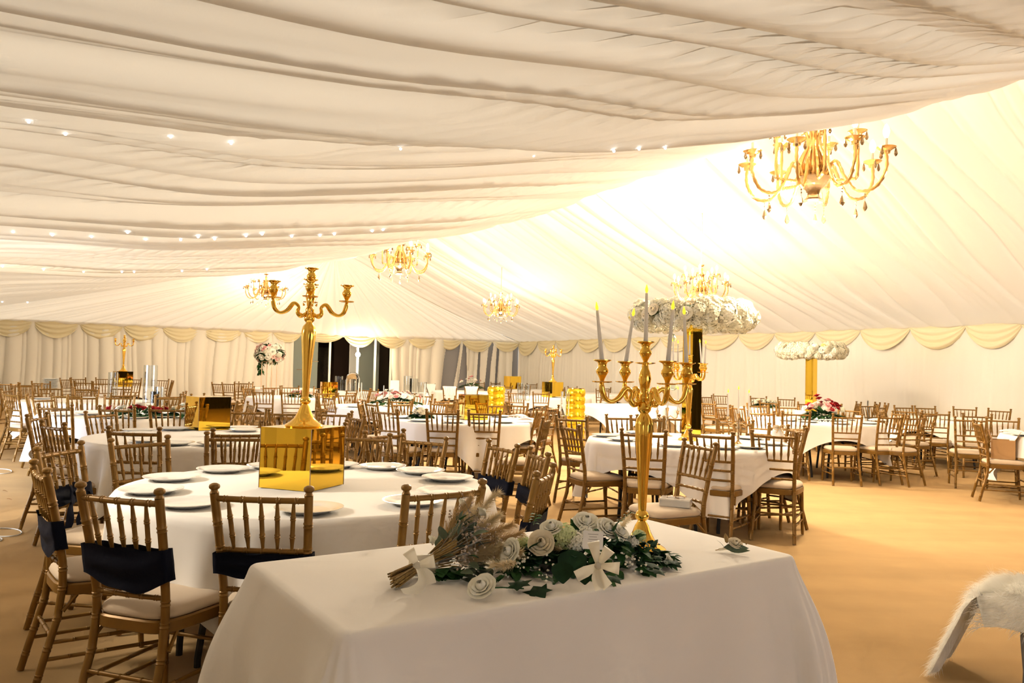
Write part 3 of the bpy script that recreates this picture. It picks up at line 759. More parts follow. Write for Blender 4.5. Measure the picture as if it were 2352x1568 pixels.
# ------------------------------------------------------------------ round tables and their cloths
_t = MB(); _t.lathe([(0, .715), (RT - .01, .715), (RT, .722), (RT, .738), (RT - .01, .745), (0, .745)], 64); ME_TOP = _t.mesh('table_top', 'table_ply')
_l = MB()
_l.tube([(-.5, .3, .71), (-.5, .3, .5), (-.5, .36, .05), (-.5, .36, .012)], .016, 8); _l.tube([(-.5, -.3, .71), (-.5, -.3, .5), (-.5, -.36, .05), (-.5, -.36, .012)], .016, 8)
_l.tube([(-.5, .3, .45), (-.5, -.3, .45)], .012, 8); _l.tube([(-.5, 0, .45), (-.3, 0, .58), (-.12, 0, .70)], .012, 8)
ME_LEG = _l.mesh('leg', 'dark_metal')
def cloth_round(seed, rot, half=1.07, drop=None, lift=()):
    r = random.Random(seed); n = 360; ph = [r.random() * 6.28 for _ in range(6)]
    rows = []; top = .7525
    for k in (0, .3, .6, .85, .97): rows.append([Vector((RT * k * math.cos(2 * PI * i / n), RT * k * math.sin(2 * PI * i / n), top + .0012 * math.sin(i * .25 + k * 9 + ph[0]))) for i in range(n)])
    m = 12
    for j in range(m + 1):
        s = j / m; row = []
        for i in range(n):
            th = 2 * PI * i / n; tt = (th - rot)
            cc = max(abs(math.cos(tt)), abs(math.sin(tt)))
            hang = min(half / cc, half * 1.30) - RT
            hang = max(.14, hang) * (drop or 1)
            for (la, lw, lz) in lift:
                dd = (th - la + PI) % (2 * PI) - PI; hang *= 1 - lz * math.exp(-(dd / lw) ** 2)
            corner = max(0, (1 / cc - 1.05) / .36)
            dz = hang * s
            fold = (.5 + .5 * math.sin(th * 13 + ph[1] + .8 * math.sin(th * 3 + ph[2]))) * .6 + (.5 + .5 * math.sin(th * 29 + ph[3])) * .25
            cf = math.sin((tt - PI / 4) * 22) * corner
            off = .010 + min(dz, .02) * .3 + dz * (.06 + .11 * fold * (.3 + corner)) + cf * .16 * dz
            z = top - dz - .012 * (1 - math.exp(-dz / .012)) * 0
            if dz < .02: off = .012 * math.sqrt(max(0, 1 - (1 - dz / .02) ** 2)) + dz * .08
            row.append(Vector(((RT + off) * math.cos(th), (RT + off) * math.sin(th), z)))
        rows.append(row)
    return MB().grid(rows[::-1], True)
TBL = {}
CLOTH = {'T1': (rad(45), 1.08, ()), 'T2': (rad(20), 1.10, ()), 'T3': (rad(48), 1.12, ()), 'T4': (rad(65), 1.12, ()), 'T13': (rad(2), 1.12, ()), 'T15': (rad(10), 1.15, ())}
proto = None
for i, (k, (c, nick)) in enumerate(TB.items()):
    t = thing('round_table', 'folding %s beneath its white cloth' % (nick if 'table' in nick else nick), 'table', (*c, 0), rad(25 * i), 'round banquet tables')
    t['label'] = 'dark folding legs and top under the cloth of the ' + nick
    inst('table_top', ME_TOP, t)
    for q in range(4): inst('leg', ME_LEG if q < 2 else ME_LEG, t, TR((0, 0, 0), PI * .5 * q))
    ro, hf, lf = CLOTH.get(k, (random.random() * 1.5, 1.10, ()))
    cl = cloth_round(100 + i, ro, hf, None, lf).build('tablecloth', 'cloth', sharp=None); cl.location = (*c, 0)
    tag(cl, 'white cloth draped over the ' + nick, 'tablecloth', 'white round tablecloths')
    TBL[k] = Vector((*c, 0))
TOPZ = .7545

# ------------------------------------------------------------------ plates
ME_PLATE = MB().lathe([(0, .004), (.075, .004), (.085, .001), (.09, .001), (.10, .009), (.135, .0175), (.143, .020), (.144, .0225), (.138, .0225), (.105, .0155), (.088, .010), (.08, .009), (0, .009)], 56).mesh('plate', 'plate')
ME_PLATE_FAR = MB().lathe([(0, .002), (.09, .001), (.143, .020), (.138, .0225), (.088, .010), (0, .009)], 24).mesh('plate', 'plate')
PL = {'T1': [(366, 1096), (348, 1126), (424, 1158), (484, 1072), (602, 1065), (710, 1169), (868, 1071), (956, 1080), (1028, 1098), (1024, 1130), (952, 1152), (800, 1069)],
      'T2': [(325, 996), (345, 1012), (275, 985), (370, 978), (400, 1018), (500, 1020), (560, 985), (600, 978)],
      'T3': [(1393, 1000), (1430, 1009), (1440, 990), (1546, 1022), (1690, 1030), (1750, 1032), (1660, 1002), (1812, 1021), (1720, 1005)],
      'T4': [(918, 958), (956, 966), (1040, 970), (1122, 974), (1182, 971), (1165, 955), (1040, 955)],
      'T5': [(150, 952), (200, 950), (250, 966), (330, 968), (390, 963)], 'T6': [(75, 914), (110, 920), (210, 912)], 'T9': [(800, 934), (900, 932)],
      'T13': [(1810, 965), (1857, 968), (1900, 958), (1945, 974), (2003, 972), (1990, 964), (1850, 962)], 'T15': [(2330, 998), (2345, 1004)], 'T14': [(2180, 963), (2210, 968)], 'T11': [(1288, 912), (1270, 909)], 'T12': [(1400, 925)]}
allp = []
for k, lst in PL.items():
    rec = []
    for px, py in lst:
        P = U(px, py, TOPZ + .01); c = TBL[k]; d = P - c; d.z = 0
        if d.length > RT - .16: d = d.normalized() * (RT - .16)
        rec.append([px, c + d])
    for _ in range(40):       # plates never overlap
        for i in range(len(rec)):
            for j in range(i):
                d = rec[i][1] - rec[j][1]; d.z = 0
                if d.length < .295:
                    u = d.normalized() if d.length > 1e-4 else Vector((1, 0, 0)); s = (.297 - d.length) / 2
                    rec[i][1] += u * s; rec[j][1] -= u * s
    rec.sort(key=lambda q: q[0]); c = TBL[k]; vd = c.normalized()
    for i, (px, P) in enumerate(rec):
        o = inst('plate', ME_PLATE if P.length < 8 else ME_PLATE_FAR); o.location = (P.x, P.y, TOPZ)
        f = 'far half' if (P - c).dot(vd) > 0 else 'near half'
        pos = 'leftmost' if i == 0 else ('rightmost' if i == len(rec) - 1 else '%s from left' % ORD[min(8, i)] if i < 9 else 'next to rightmost')
        if len(rec) > 10 and i == len(rec) - 2: pos = 'next to rightmost'
        if len(rec) > 11 and i == len(rec) - 3: pos = 'third from right'
        tag(o, 'white rimmed plate on the %s, %s' % (TB[k][1], pos), 'plate', 'white dinner plates')

# ------------------------------------------------------------------ gold mirror cubes
def cube(name, label, c, rz, s=.30, base=TOPZ):
    t = thing(name, label, 'mirror box', (c[0], c[1], base), rz, 'gold mirror cubes')
    h = s / 2
    for k in range(4):
        p = MB().box(-h, h, -h, -h + .003, .001, s); inst('side_panel', p.mesh('side_panel', 'gold_mirror', smooth=False), t, TR((0, 0, 0), PI / 2 * k))
    MB().box(-h, h, -h, h, s, s + .003).build('top_panel', 'gold_mirror', t, smooth=False)
    for sx in (-1, 1):
        for sy in (-1, 1): MB().box(sx * h - .0015, sx * h + .0015, sy * h - .0015, sy * h + .0015, 0, s).build('edge_trim', 'table_ply', t, smooth=False)
    return t
def left_face(c, al): return math.atan2(-c[1], -c[0]) - rad(al)     # turn so that the left face looks al degrees off the viewer
C1 = (-1.055, 4.05); cube('mirror_box', 'gold mirror cube carrying the tall candelabra on the nearest round table', C1, left_face(C1, 35))
q = U(476, 985, TOPZ); cube('mirror_box', 'bare gold mirror cube with nothing on top, left of the nearest cube', (q.x, q.y), left_face(q, 66))
q = U(1086, 962, TOPZ); cube('mirror_box', 'gold mirror cube behind two chairs on the middle table with napkins', (q.x, q.y), left_face(q, 75))
cube('mirror_box', 'gold mirror cube under the candelabra at the left end wall', (-9.3, 18.9), rad(40), .36)
cube('mirror_box', 'gold mirror cube under the candelabra near the far corner', (1.0, 18.9), rad(40), .36)
cube('mirror_box', 'small gold mirror cube at the back before the open grey drapes', (.05, 26.2), rad(30), .42)
q = U(738, 905, TOPZ); cube('mirror_box', 'gold mirror cube half hidden behind the nearest candelabra stem', (TB['T8'][0][0] + .6, TB['T8'][0][1] + .1), rad(20), .3)

# ------------------------------------------------------------------ candelabra
ME_CB = MB().lathe([(0, 0), (.098, 0), (.10, .006), (.095, .012), (.075, .024), (.052, .045), (.036, .075), (.027, .10), (.019, .112), (.017, .118), (.026, .126), (.029, .138), (.024, .150), (.016, .158), (0, .158)], 28).mesh('base', 'gold')
_s = MB(); seg = 48; rows = []
prof = [(.015, .155), (.0165, .17), (.019, .24), (.026, .36), (.034, .46), (.036, .50), (.030, .53), (.018, .548), (.017, .552), (.026, .562), (.029, .575), (.024, .588), (.016, .596), (.022, .605), (.024, .62), (.016, .635), (.020, .66), (.026, .69), (.022, .715), (.015, .735), (.013, .75), (.03, .752), (.042, .755), (.042, .758), (.012, .76)]
for r, z in prof: rows.append([Vector((r * (1 + (.07 * math.cos(8 * 2 * PI * k / seg) if .16 < z < .54 else 0)) * math.cos(2 * PI * k / seg), r * (1 + (.07 * math.cos(8 * 2 * PI * k / seg) if .16 < z < .54 else 0)) * math.sin(2 * PI * k / seg), z)) for k in range(seg)])
_s.grid(rows, True); ME_CS = _s.mesh('stem', 'gold')
CUP = [(.009, 0), (.010, .008), (.017, .022), (.025, .036), (.025, .046), (.018, .056), (.017, .068), (.021, .076), (.037, .083), (.037, .086), (.022, .082), (.013, .078), (.012, .06), (0, .06)]
ME_CUP = MB().lathe(CUP, 20).mesh('candle_cup', 'gold')
ME_PAN = MB().lathe([(0, 0), (.03, 0), (.04, .003), (.041, .006), (.036, .006), (0, .004)], 22).mesh('drip_pan', 'gold')
def armpath():
    ctrl = [Vector(p) for p in ((.018, 0, .60), (.045, 0, .585), (.062, 0, .605), (.058, 0, .635), (.085, 0, .650), (.115, 0, .612), (.15, 0, .597), (.178, 0, .615), (.190, 0, .655), (.190, 0, .672))]
    pts = []; n = 46
    for i in range(n):
        t = i / (n - 1) * (len(ctrl) - 1); k = min(int(t), len(ctrl) - 2); f = t - k
        p0, p1, p2, p3 = ctrl[max(k - 1, 0)], ctrl[k], ctrl[k + 1], ctrl[min(k + 2, len(ctrl) - 1)]
        pts.append(.5 * ((2 * p1) + (p2 - p0) * f + (2 * p0 - 5 * p1 + 4 * p2 - p3) * f * f + (3 * p1 - p0 - 3 * p2 + p3) * f ** 3))
    return pts
_a = MB(); ap = armpath(); _a.tube(ap, [.0085 + .0035 * math.sin(i / 45 * PI * 3) ** 2 for i in range(46)], 10)
_a.ball((.047, 0, .588), .014, 10, 8); _a.lathe([(0, -.006), (.006, 0), (0, .02)], 6, align((.118, 0, .618), (-.6, 0, .8))); _a.lathe([(0, 0), (.008, .004), (0, .02)], 6, align((.03, 0, .64), (.4, 0, .9)))
ME_ARM = _a.mesh('arm', 'gold')
ME_CANDLE = MB().lathe([(.0095, 0), (.0092, .03), (.006, .20), (.0055, .222), (.003, .226), (0, .226)], 14).mesh('candle', 'candle')
ME_CANDLEW = MB().lathe([(.0095, 0), (.0092, .03), (.006, .24), (.004, .252), (0, .253)], 10).mesh('candle', 'candle_white')
ME_FLAME = MB().lathe([(.0035, 0), (.0065, .008), (.0068, .014), (.0045, .023), (.002, .032), (0, .036)], 10).mesh('flame', 'flame')
def candelabra(label, loc, rz, scale=1, candles=None, lean=(), labels=(), tilt=0, mat_swap=None):
    t = thing('candelabra', label, 'candelabra', loc, rz, 'tall gold candelabra', scale); t.rotation_euler = (0, tilt, rz)
    b = inst('base', ME_CB, t); inst('stem', ME_CS, t); inst('candle_cup', ME_CUP, t, TR((0, 0, .758)))
    for k in range(4):
        a = inst('arm', ME_ARM, t, TR((0, 0, 0), PI / 2 * k)); inst('drip_pan', ME_PAN, a, TR((.19, 0, .672))); inst('candle_cup', ME_CUP, a, TR((.19, 0, .678)))
    if candles:
        Tm = Matrix.Translation(loc) @ Matrix.Rotation(rz, 4, 'Z') @ Matrix.Rotation(tilt, 4, 'Y') @ Matrix.Scale(scale, 4)
        pos = [(0, 0, .758 + .062)] + [(.19 * math.cos(PI / 2 * k), .19 * math.sin(PI / 2 * k), .678 + .062) for k in range(4)]
        for i, p in enumerate(pos):
            if i >= len(candles): break
            lx, ly = lean[i] if i < len(lean) else (0, 0)
            q = thing('candle', candles[i], 'candle', Tm @ Vector(p), 0, 'tall candles with yellow flames', scale); q.rotation_euler = (lx, ly, 0)
            inst('wax', ME_CANDLE, q); inst('flame', ME_FLAME, q, TR((0, 0, .224)))
    return t
candelabra('gold five cup candelabra without candles on the nearest mirror cube', (*C1, TOPZ + .303), rad(14), .965, tilt=rad(.9))
CB = U(1473, 1262, .757)
candelabra('gold candelabra with five lit grey candles on the front flower table', (CB.x, CB.y, .757), rad(-163), .86,
           ['grey flame candle in the highest middle cup of the front candelabra', 'grey flame candle in the left cup of the front candelabra', 'grey flame candle leaning over the front right-hand cup of the front candelabra', 'grey flame candle in the rightmost cup of the front candelabra', 'grey flame candle in the back left cup of the front candelabra'],
           [(0, rad(0)), (0, rad(-6.5)), (rad(0), rad(4)), (0, rad(-3.5)), (rad(-3), rad(8))], tilt=rad(-.2))
q = U(1576, 1006, TOPZ)
candelabra('gold candelabra standing against the flower ring pillar', (q.x - .03, q.y - .22, TOPZ), rad(25), .95,
           ['candle in the middle cup of the candelabra beside the pillar', 'candle in the right cup of the candelabra beside the pillar', 'candle in the far cup of the candelabra beside the pillar', 'candle in the left cup of the candelabra beside the pillar', 'candle in the front cup of the candelabra beside the pillar'],
           [(0, 0), (0, rad(2)), (0, 0), (0, rad(-3)), (0, rad(-5))])
candelabra('far gold candelabra on a cube before the left end wall drapes', (-9.3, 18.9, TOPZ + .363), rad(30), 1.03)
candelabra('far gold candelabra on a cube near the far corner', (1.0, 18.9, TOPZ + .363), rad(14), 1.03)

# small antique candelabra: three cups on scrolling arms
def small_candelabra(label, loc, rz, candles):
    t = thing('small_candelabra', label, 'candelabra', loc, rz, 'small antique candelabra')
    MB().lathe([(0, 0), (.055, 0), (.056, .006), (.03, .014), (.014, .03), (.010, .05), (.014, .07), (.009, .09), (.010, .13), (.015, .16), (.009, .18), (.009, .24), (.013, .25), (.017, .275), (.013, .28), (0, .28)], 18).build('base', 'brass_dark', t)
    for sx in (-1, 1):
        a = MB().tube([(sx * x, 0, z) for x, z in ((.008, .18), (.03, .20), (.05, .185), (.075, .17), (.095, .185), (.10, .215))], .005, 8).build('arm', 'brass_dark', t)
        MB().lathe([(.006, 0), (.02, .004), (.012, .01), (.014, .03), (.018, .036), (0, .036)], 12, TR((sx * .10, 0, .215))).build('candle_cup', 'brass_dark', a)
    T = Matrix.Translation(loc) @ Matrix.Rotation(rz, 4, 'Z')
    for lab, p in zip(candles, ((-.10, 0, .252), (0, 0, .281), (.10, 0, .252))):
        q = thing('candle', lab, 'candle', T @ Vector(p), 0, 'tall candles with yellow flames', .95); inst('wax', ME_CANDLE, q); inst('flame', ME_FLAME, q, TR((0, 0, .224)))
q = U(1695, 1021, TOPZ); small_candelabra('small antique brass candelabra right of the pillar with three pale candles', (q.x, q.y, TOPZ), rad(10), ['pale candle in the left cup of the small candelabra right of pillar', 'pale candle in the middle cup of the small candelabra right of pillar', 'pale candle in the right cup of the small candelabra right of pillar'])
q = U(1532, 1000, TOPZ); small_candelabra('small antique brass candelabra left of the pillar behind the front candelabra', (q.x, q.y, TOPZ), rad(-10), ['thin candle in the left cup of the small candelabra left of pillar', 'thin candle in the middle cup of the small candelabra left of pillar', 'thin candle in the right cup of the small candelabra left of pillar'])

# ------------------------------------------------------------------ flowers
def rose_mesh(name, m, seed=0, openness=1.0):
    r = random.Random(seed); mb = MB()
    layers = [(3, .02, .14, 1.0, 1.7), (3, .07, .27, 1.02, 1.6), (4, .12, .42, .98, 1.3), (5, .18, .60 * openness, .95, 1.0), (5, .24, .80 * openness, .85, .98), (5, .26, 1.0 * openness, .68, .95)]
    for li, (n, r0, r1, h, aw) in enumerate(layers):
        o = r.random() * 6
        for k in range(n):
            phi = o + 2 * PI * k / n + r.uniform(-.12, .12); hh = h * r.uniform(.92, 1.06); A = aw * PI / 3.2
            rows = []
            for b in [i / 6 for i in range(7)]:
                row = []
                for a in [-1 + i / 3 for i in range(7)]:
                    w = math.sin(PI * (.16 + .60 * b)) ** .6
                    rr = (r0 + .04 + (r1 + .10 - r0) * b ** .6) * (1 - .62 * b ** 3) if li < 3 else r0 + (r1 - r0) * b ** 1.1 + .10 * b ** 5 * li / 3 + .03 * r.uniform(-1, 1) * b
                    rr *= 1 - .06 * a * a
                    z = hh * (b - .10 * b ** 3 * (li > 2)) - .12 * a * a * b * hh - .1 * (li > 2) * b ** 5
                    an = phi + a * A * w
                    row.append(Vector((rr * math.cos(an), rr * math.sin(an), z)))
                rows.append(row)
            mb.grid(rows)
    return mb.mesh(name, m, sharp=None)
def floret(mb, p, d, s, r):
    T = align(p, d, s, r.random() * 6)
    for k in range(4):
        a = PI / 2 * k + r.uniform(-.15, .15); c, sn = math.cos(a), math.sin(a)
        pts = [(0, 0, 0), (.35, -.32, .10), (.75, -.38, .16), (1, 0, .05), (.75, .38, .16), (.35, .32, .10), (.55, 0, .2)]
        mb.add([T @ Vector((x * c - y * sn, x * sn + y * c, z)) for x, y, z in pts], [(0, 1, 6), (1, 2, 6), (2, 3, 6), (3, 4, 6), (4, 5, 6), (5, 0, 6)])
def sphere_dirs(n, zmin=-.5):
    out = []
    for i in range(n):
        z = 1 - (1 - zmin) * (i + .5) / n; a = i * 2.39996; q = math.sqrt(max(0, 1 - z * z)); out.append(Vector((q * math.cos(a), q * math.sin(a), z)))
    return out
def hydrangea_mesh(name, m, n=90, seed=0, zmin=-.6):
    r = random.Random(seed); mb = MB()
    for d in sphere_dirs(n, zmin):
        d2 = (d + Vector((r.uniform(-.25, .25), r.uniform(-.25, .25), r.uniform(-.25, .25)))).normalized()
        floret(mb, d * r.uniform(.80, 1.0), d2, .24, r)
    mb.ball((0, 0, 0), .66, 12, 8)
    return mb.mesh(name, m, sharp=None)
def leaf(mb, base, d, L, W, r, curl=.3, pointy=1.0, up=None):
    d = Vector(d).normalized(); up = Vector(up) if up else Vector((r.uniform(-.4, .4), r.uniform(-.4, .4), 1))
    s = d.cross(up)
    if s.length < 1e-3: s = d.cross(Vector((1, .2, 0)))
    s.normalize(); nn = s.cross(d).normalized(); rows = []
    for i in range(7):
        t = i / 6; w = W * (math.sin(PI * min(1, t ** .8 * .98 + .01)) ** (.75 if pointy < 1 else 1.0))
        c = Vector(base) + d * L * t + nn * (-curl * L * t * t)
        rows.append([c - s * w * .5 + nn * w * .12, c, c + s * w * .5 + nn * w * .12])
    mb.grid(rows)
def ivy(mb, base, d, S, r):
    d = Vector(d).normalized(); s = d.cross(Vector((r.uniform(-.3, .3), r.uniform(-.3, .3), 1))).normalized(); nn = s.cross(d)
    out = [(0, 0), (.25, -.28), (.05, -.52), (.42, -.36), (.62, -.5), (.66, -.22), (1, 0), (.66, .22), (.62, .5), (.42, .36), (.05, .52), (.25, .28)]
    b = Vector(base); vs = [b + d * x * S + s * y * S + nn * (-.12 * x * x * S - .10 * abs(y) * S) for x, y in out] + [b + d * S * .45 + nn * .05 * S]
    mb.add(vs, [(i, (i + 1) % 12, 12) for i in range(12)])
ROSE = {c: rose_mesh('rose_bloom', 'petal_' + c, i) for i, c in enumerate(('white', 'cream', 'yellow', 'pink', 'blush', 'red'))}
ROSEBUD = rose_mesh('rose_bloom', 'petal_white', 9, .72)
HYD = [hydrangea_mesh('hydrangea_bloom', m, 80, i) for i, m in enumerate(('petal_pale', 'petal_lime', 'petal_white'))]
# big flower rings on mirror pillars
def flower_ring(label, loc, R, seed, far=False):
    r = random.Random(seed); t = thing('flower_ring', label, 'flower ring', loc, 0, 'white flower rings on pillars')
    MB().tube([(math.cos(a) * R * .78, math.sin(a) * R * .78, 0) for a in [2 * PI * i / 32 for i in range(32)]], .075, 8, closed=True).build('moss_ring', 'moss', t)
    MB().box(-R * .8, R * .8, -.05, .05, -.02, .0).build('cross_bar', 'gold_mirror', t, smooth=False)
    n = 26
    for i in range(n):
        a = 2 * PI * i / n + r.uniform(-.06, .06)
        for lay in (0, 1, 2):
            el = (.0, 1.0, -.9)[lay] + r.uniform(-.25, .25); q = R * .78 + .10 * math.cos(el); z = .085 * math.sin(el)
            s = r.uniform(.075, .105)
            if r.random() < .17 and lay < 2:
                me = ROSE[r.choice(('cream', 'blush', 'yellow', 'white'))]; s *= .62; q += .03
            else: me = HYD[0] if r.random() < .8 else HYD[2]
            p = Vector((q * math.cos(a + lay * .1), q * math.sin(a + lay * .1), z))
            d = Vector((math.cos(a) * math.cos(el), math.sin(a) * math.cos(el), math.sin(el)))
            inst('rose_bloom' if me in ROSE.values() else 'hydrangea_bloom', me, t, align(p, d, s, r.random() * 6))
    return t
def pillar(label, c, w, h, rz):
    t = thing('mirror_pillar', label, 'mirror pillar', (*c, TOPZ), rz, 'gold mirror pillars'); k = w / 2
    for i in range(4): inst('side_panel', MB().box(-k, k, -k, -k + .003, .002, h).mesh('side_panel', 'gold_mirror', smooth=False), t, TR((0, 0, 0), PI / 2 * i))
    MB().box(-k - .012, k + .012, -k - .012, k + .012, 0, .002).build('foot_plate', 'gold_mirror', t, smooth=False)
q = U(1588, 1003, TOPZ); pc = (q.x + .02, q.y + .1)
pillar('tall gold mirror pillar holding the large flower ring, one face reflecting darkness', pc, .135, 1.12, rad(34))
flower_ring('large ring of white and cream blooms on the nearer mirror pillar', (*pc, TOPZ + 1.12 + .09), .60, 3)
q = at_depth(1864, 806, 14.6)
pillar('distant gold mirror pillar by the right wall', (q.x, q.y), .15, q.z - TOPZ - .08, rad(40))
flower_ring('smaller distant ring of white blooms near the right wall', q, .60, 8)
for px, py, d, lab, s in ((1543, 776, 7.2, 'clear glass bauble hanging below the left of the flower ring', .04), (1546, 888, 7.2, 'clear glass bauble hanging low left of the mirror pillar', .035)):
    p = at_depth(px, py, d); g = thing('glass_bauble', lab, 'bauble', p, 0, 'hanging glass baubles')
    MB().ball((0, 0, 0), s, 18, 12).build('globe', 'pane', g)
    MB().tube([(0, 0, s), (0, 0, 1.98 - p.z)], .0012, 4).build('thread', 'white_frame', g)
# table centrepieces
def centrepiece(label, loc, w, h, cols, n, seed, foliage='leaf', cat='flower arrangement', rz=0, tall=0):
    r = random.Random(seed); t = thing('flower_centrepiece', label, cat, loc, rz)
    f = MB()
    for i in range(int(90 + n * 4)):
        a = r.random() * 2 * PI; k = math.sqrt(r.random()); b = Vector((math.cos(a) * w * .38 * k, math.sin(a) * w * .2 * k, h * .35 * (1 - k * .6)))
        d = Vector((math.cos(a) * (.4 + k), math.sin(a) * (.4 + k) * .7, .75 - k * .9 + r.uniform(-.2, .3)))
        leaf(f, b, d, r.uniform(.06, .13), r.uniform(.03, .05), r)
    f.build('foliage', foliage, t, sharp=None)
    for i in range(n):
        a = r.random() * 2 * PI; k = math.sqrt(r.random()) * .95
        p = Vector((math.cos(a) * w * .42 * k, math.sin(a) * w * .22 * k, h * (.45 + .5 * (1 - k) * r.random()) + tall * r.random() * (1 - k)))
        c = r.choice(cols); me = ROSE[c] if r.random() < .8 else (HYD[0] if c in ('white', 'cream') else ROSE[c])
        inst('bloom', me, t, align(p, Vector((math.cos(a) * k, math.sin(a) * k, .9)), r.uniform(.028, .048), r.random() * 6))
    return t
q = U(318, 957, TOPZ); centrepiece('red roses and ivy lying across the third table at left', (q.x, q.y, TOPZ), .85, .15, ['red', 'red', 'red', 'white'], 16, 4)
q = U(402, 958, TOPZ); centrepiece('cluster of white blooms beside the red roses at left', (q.x + .1, q.y, TOPZ), .34, .16, ['white', 'white', 'cream'], 9, 5)
q = U(905, 932, TOPZ); centrepiece('pink, coral and white roses spread along the table behind the middle chairs', (q.x, q.y + .2, TOPZ), .95, .30, ['pink', 'pink', 'blush', 'white', 'white'], 34, 6)
q = U(964, 963, TOPZ); centrepiece('small clump of white blooms left of two chairs on the middle table', (q.x, q.y + .1, TOPZ), .22, .17, ['white', 'cream', 'white'], 12, 7)
q = U(1905, 968, TOPZ); centrepiece('red and pink upright flowers on the table near the right wall', (q.x, q.y + .25, TOPZ), .75, .34, ['red', 'red', 'blush', 'pink', 'white'], 46, 8, tall=.14)
q = U(1080, 896, TOPZ); centrepiece('small pink and white flowers among the white draped chairs', (q.x, q.y + .3, TOPZ), .9, .5, ['pink', 'blush', 'white'], 16, 9)
q = U(667, 898, TOPZ); centrepiece('low coral roses on the table below the tall flower stand', (TB['T8'][0][0] + .1, TB['T8'][0][1] - .1, TOPZ), .6, .16, ['blush', 'pink'], 12, 10)
q = U(1800, 932, TOPZ); centrepiece('white blooms on the far table under the distant flower ring', (TB['T16'][0][0] - .5, TB['T16'][0][1] - .1, TOPZ), .6, .22, ['white', 'cream'], 14, 12)
# tall bouquet on a wire stand
p = at_depth(620, 812, 19.6); t = thing('tall_flower_stand', 'tall pink and white bouquet on a thin gold wire stand by the end wall', 'flower arrangement', (p.x, p.y, TOPZ))
st = MB()
for a in range(4):
    ca, sa = math.cos(a * PI / 2 + .6) * .19, math.sin(a * PI / 2 + .6) * .19
    st.tube([(ca, sa, 0), (ca, sa, p.z - TOPZ - .2)], .009, 6)
for z in (.01, p.z - TOPZ - .2): st.tube([(math.cos(b) * .19, math.sin(b) * .19, z) for b in [2 * PI * i / 24 for i in range(24)]], .009, 6, closed=True)
st.build('wire_stand', 'wire', t)
r = random.Random(31); f = MB(); hz = p.z - TOPZ
for i in range(260):
    d = Vector((r.gauss(0, 1), r.gauss(0, .8), r.gauss(0, .7))).normalized(); b = Vector((d.x * .26, d.y * .22, hz + d.z * .16)); leaf(f, b, d + Vector((0, 0, -.2)), r.uniform(.08, .16), r.uniform(.04, .07), r)
for i in range(60):
    b = Vector((-.22 + r.uniform(-.06, .06), r.uniform(-.05, .05), hz - .1 - .4 * r.random())); leaf(f, b, (r.uniform(-1, 1), r.uniform(-1, 1), -.6), .1, .05, r)
f.build('foliage', 'leaf', t, sharp=None)
for i in range(46):
    d = Vector((r.gauss(0, 1), r.gauss(-.3, .8), r.gauss(.35, .7))).normalized()
    inst('bloom', ROSE[r.choice(['white', 'white', 'blush', 'pink'])] if r.random() < .85 else HYD[0], t, align(Vector((d.x * .33, d.y * .28, hz + d.z * .24)), d, r.uniform(.05, .08)))

# ------------------------------------------------------------------ front flower table
tr = [U(x, y, .757) for x, y in ((795, 1450), (565, 1297), (1475, 1190), (1832, 1277))]
FC = sum(tr, Vector()) / 4; e1 = ((tr[2] - tr[1]) + (tr[3] - tr[0])).normalized(); e1.z = 0; e2 = Vector((-e1.y, e1.x, 0))
HL = ((tr[2] - tr[1]).length + (tr[3] - tr[0]).length) / 4; HW = ((tr[1] - tr[0]).length + (tr[2] - tr[3]).length) / 4
frz = math.atan2(e1.y, e1.x)
t = thing('trestle_table', 'rectangular folding table under the white front cloth', 'table', (FC.x, FC.y, 0), frz)
MB().box(-HL + .02, HL - .02, -HW + .02, HW - .02, .715, .748).build('table_top', 'table_ply', t, smooth=False)
for sx in (-1, 1):
    for sy in (-1, 1): MB().tube([(sx * (HL - .2), sy * (HW - .12), .715), (sx * (HL - .2), sy * (HW - .12), .01)], .016, 8).build('leg', 'dark_metal', t)
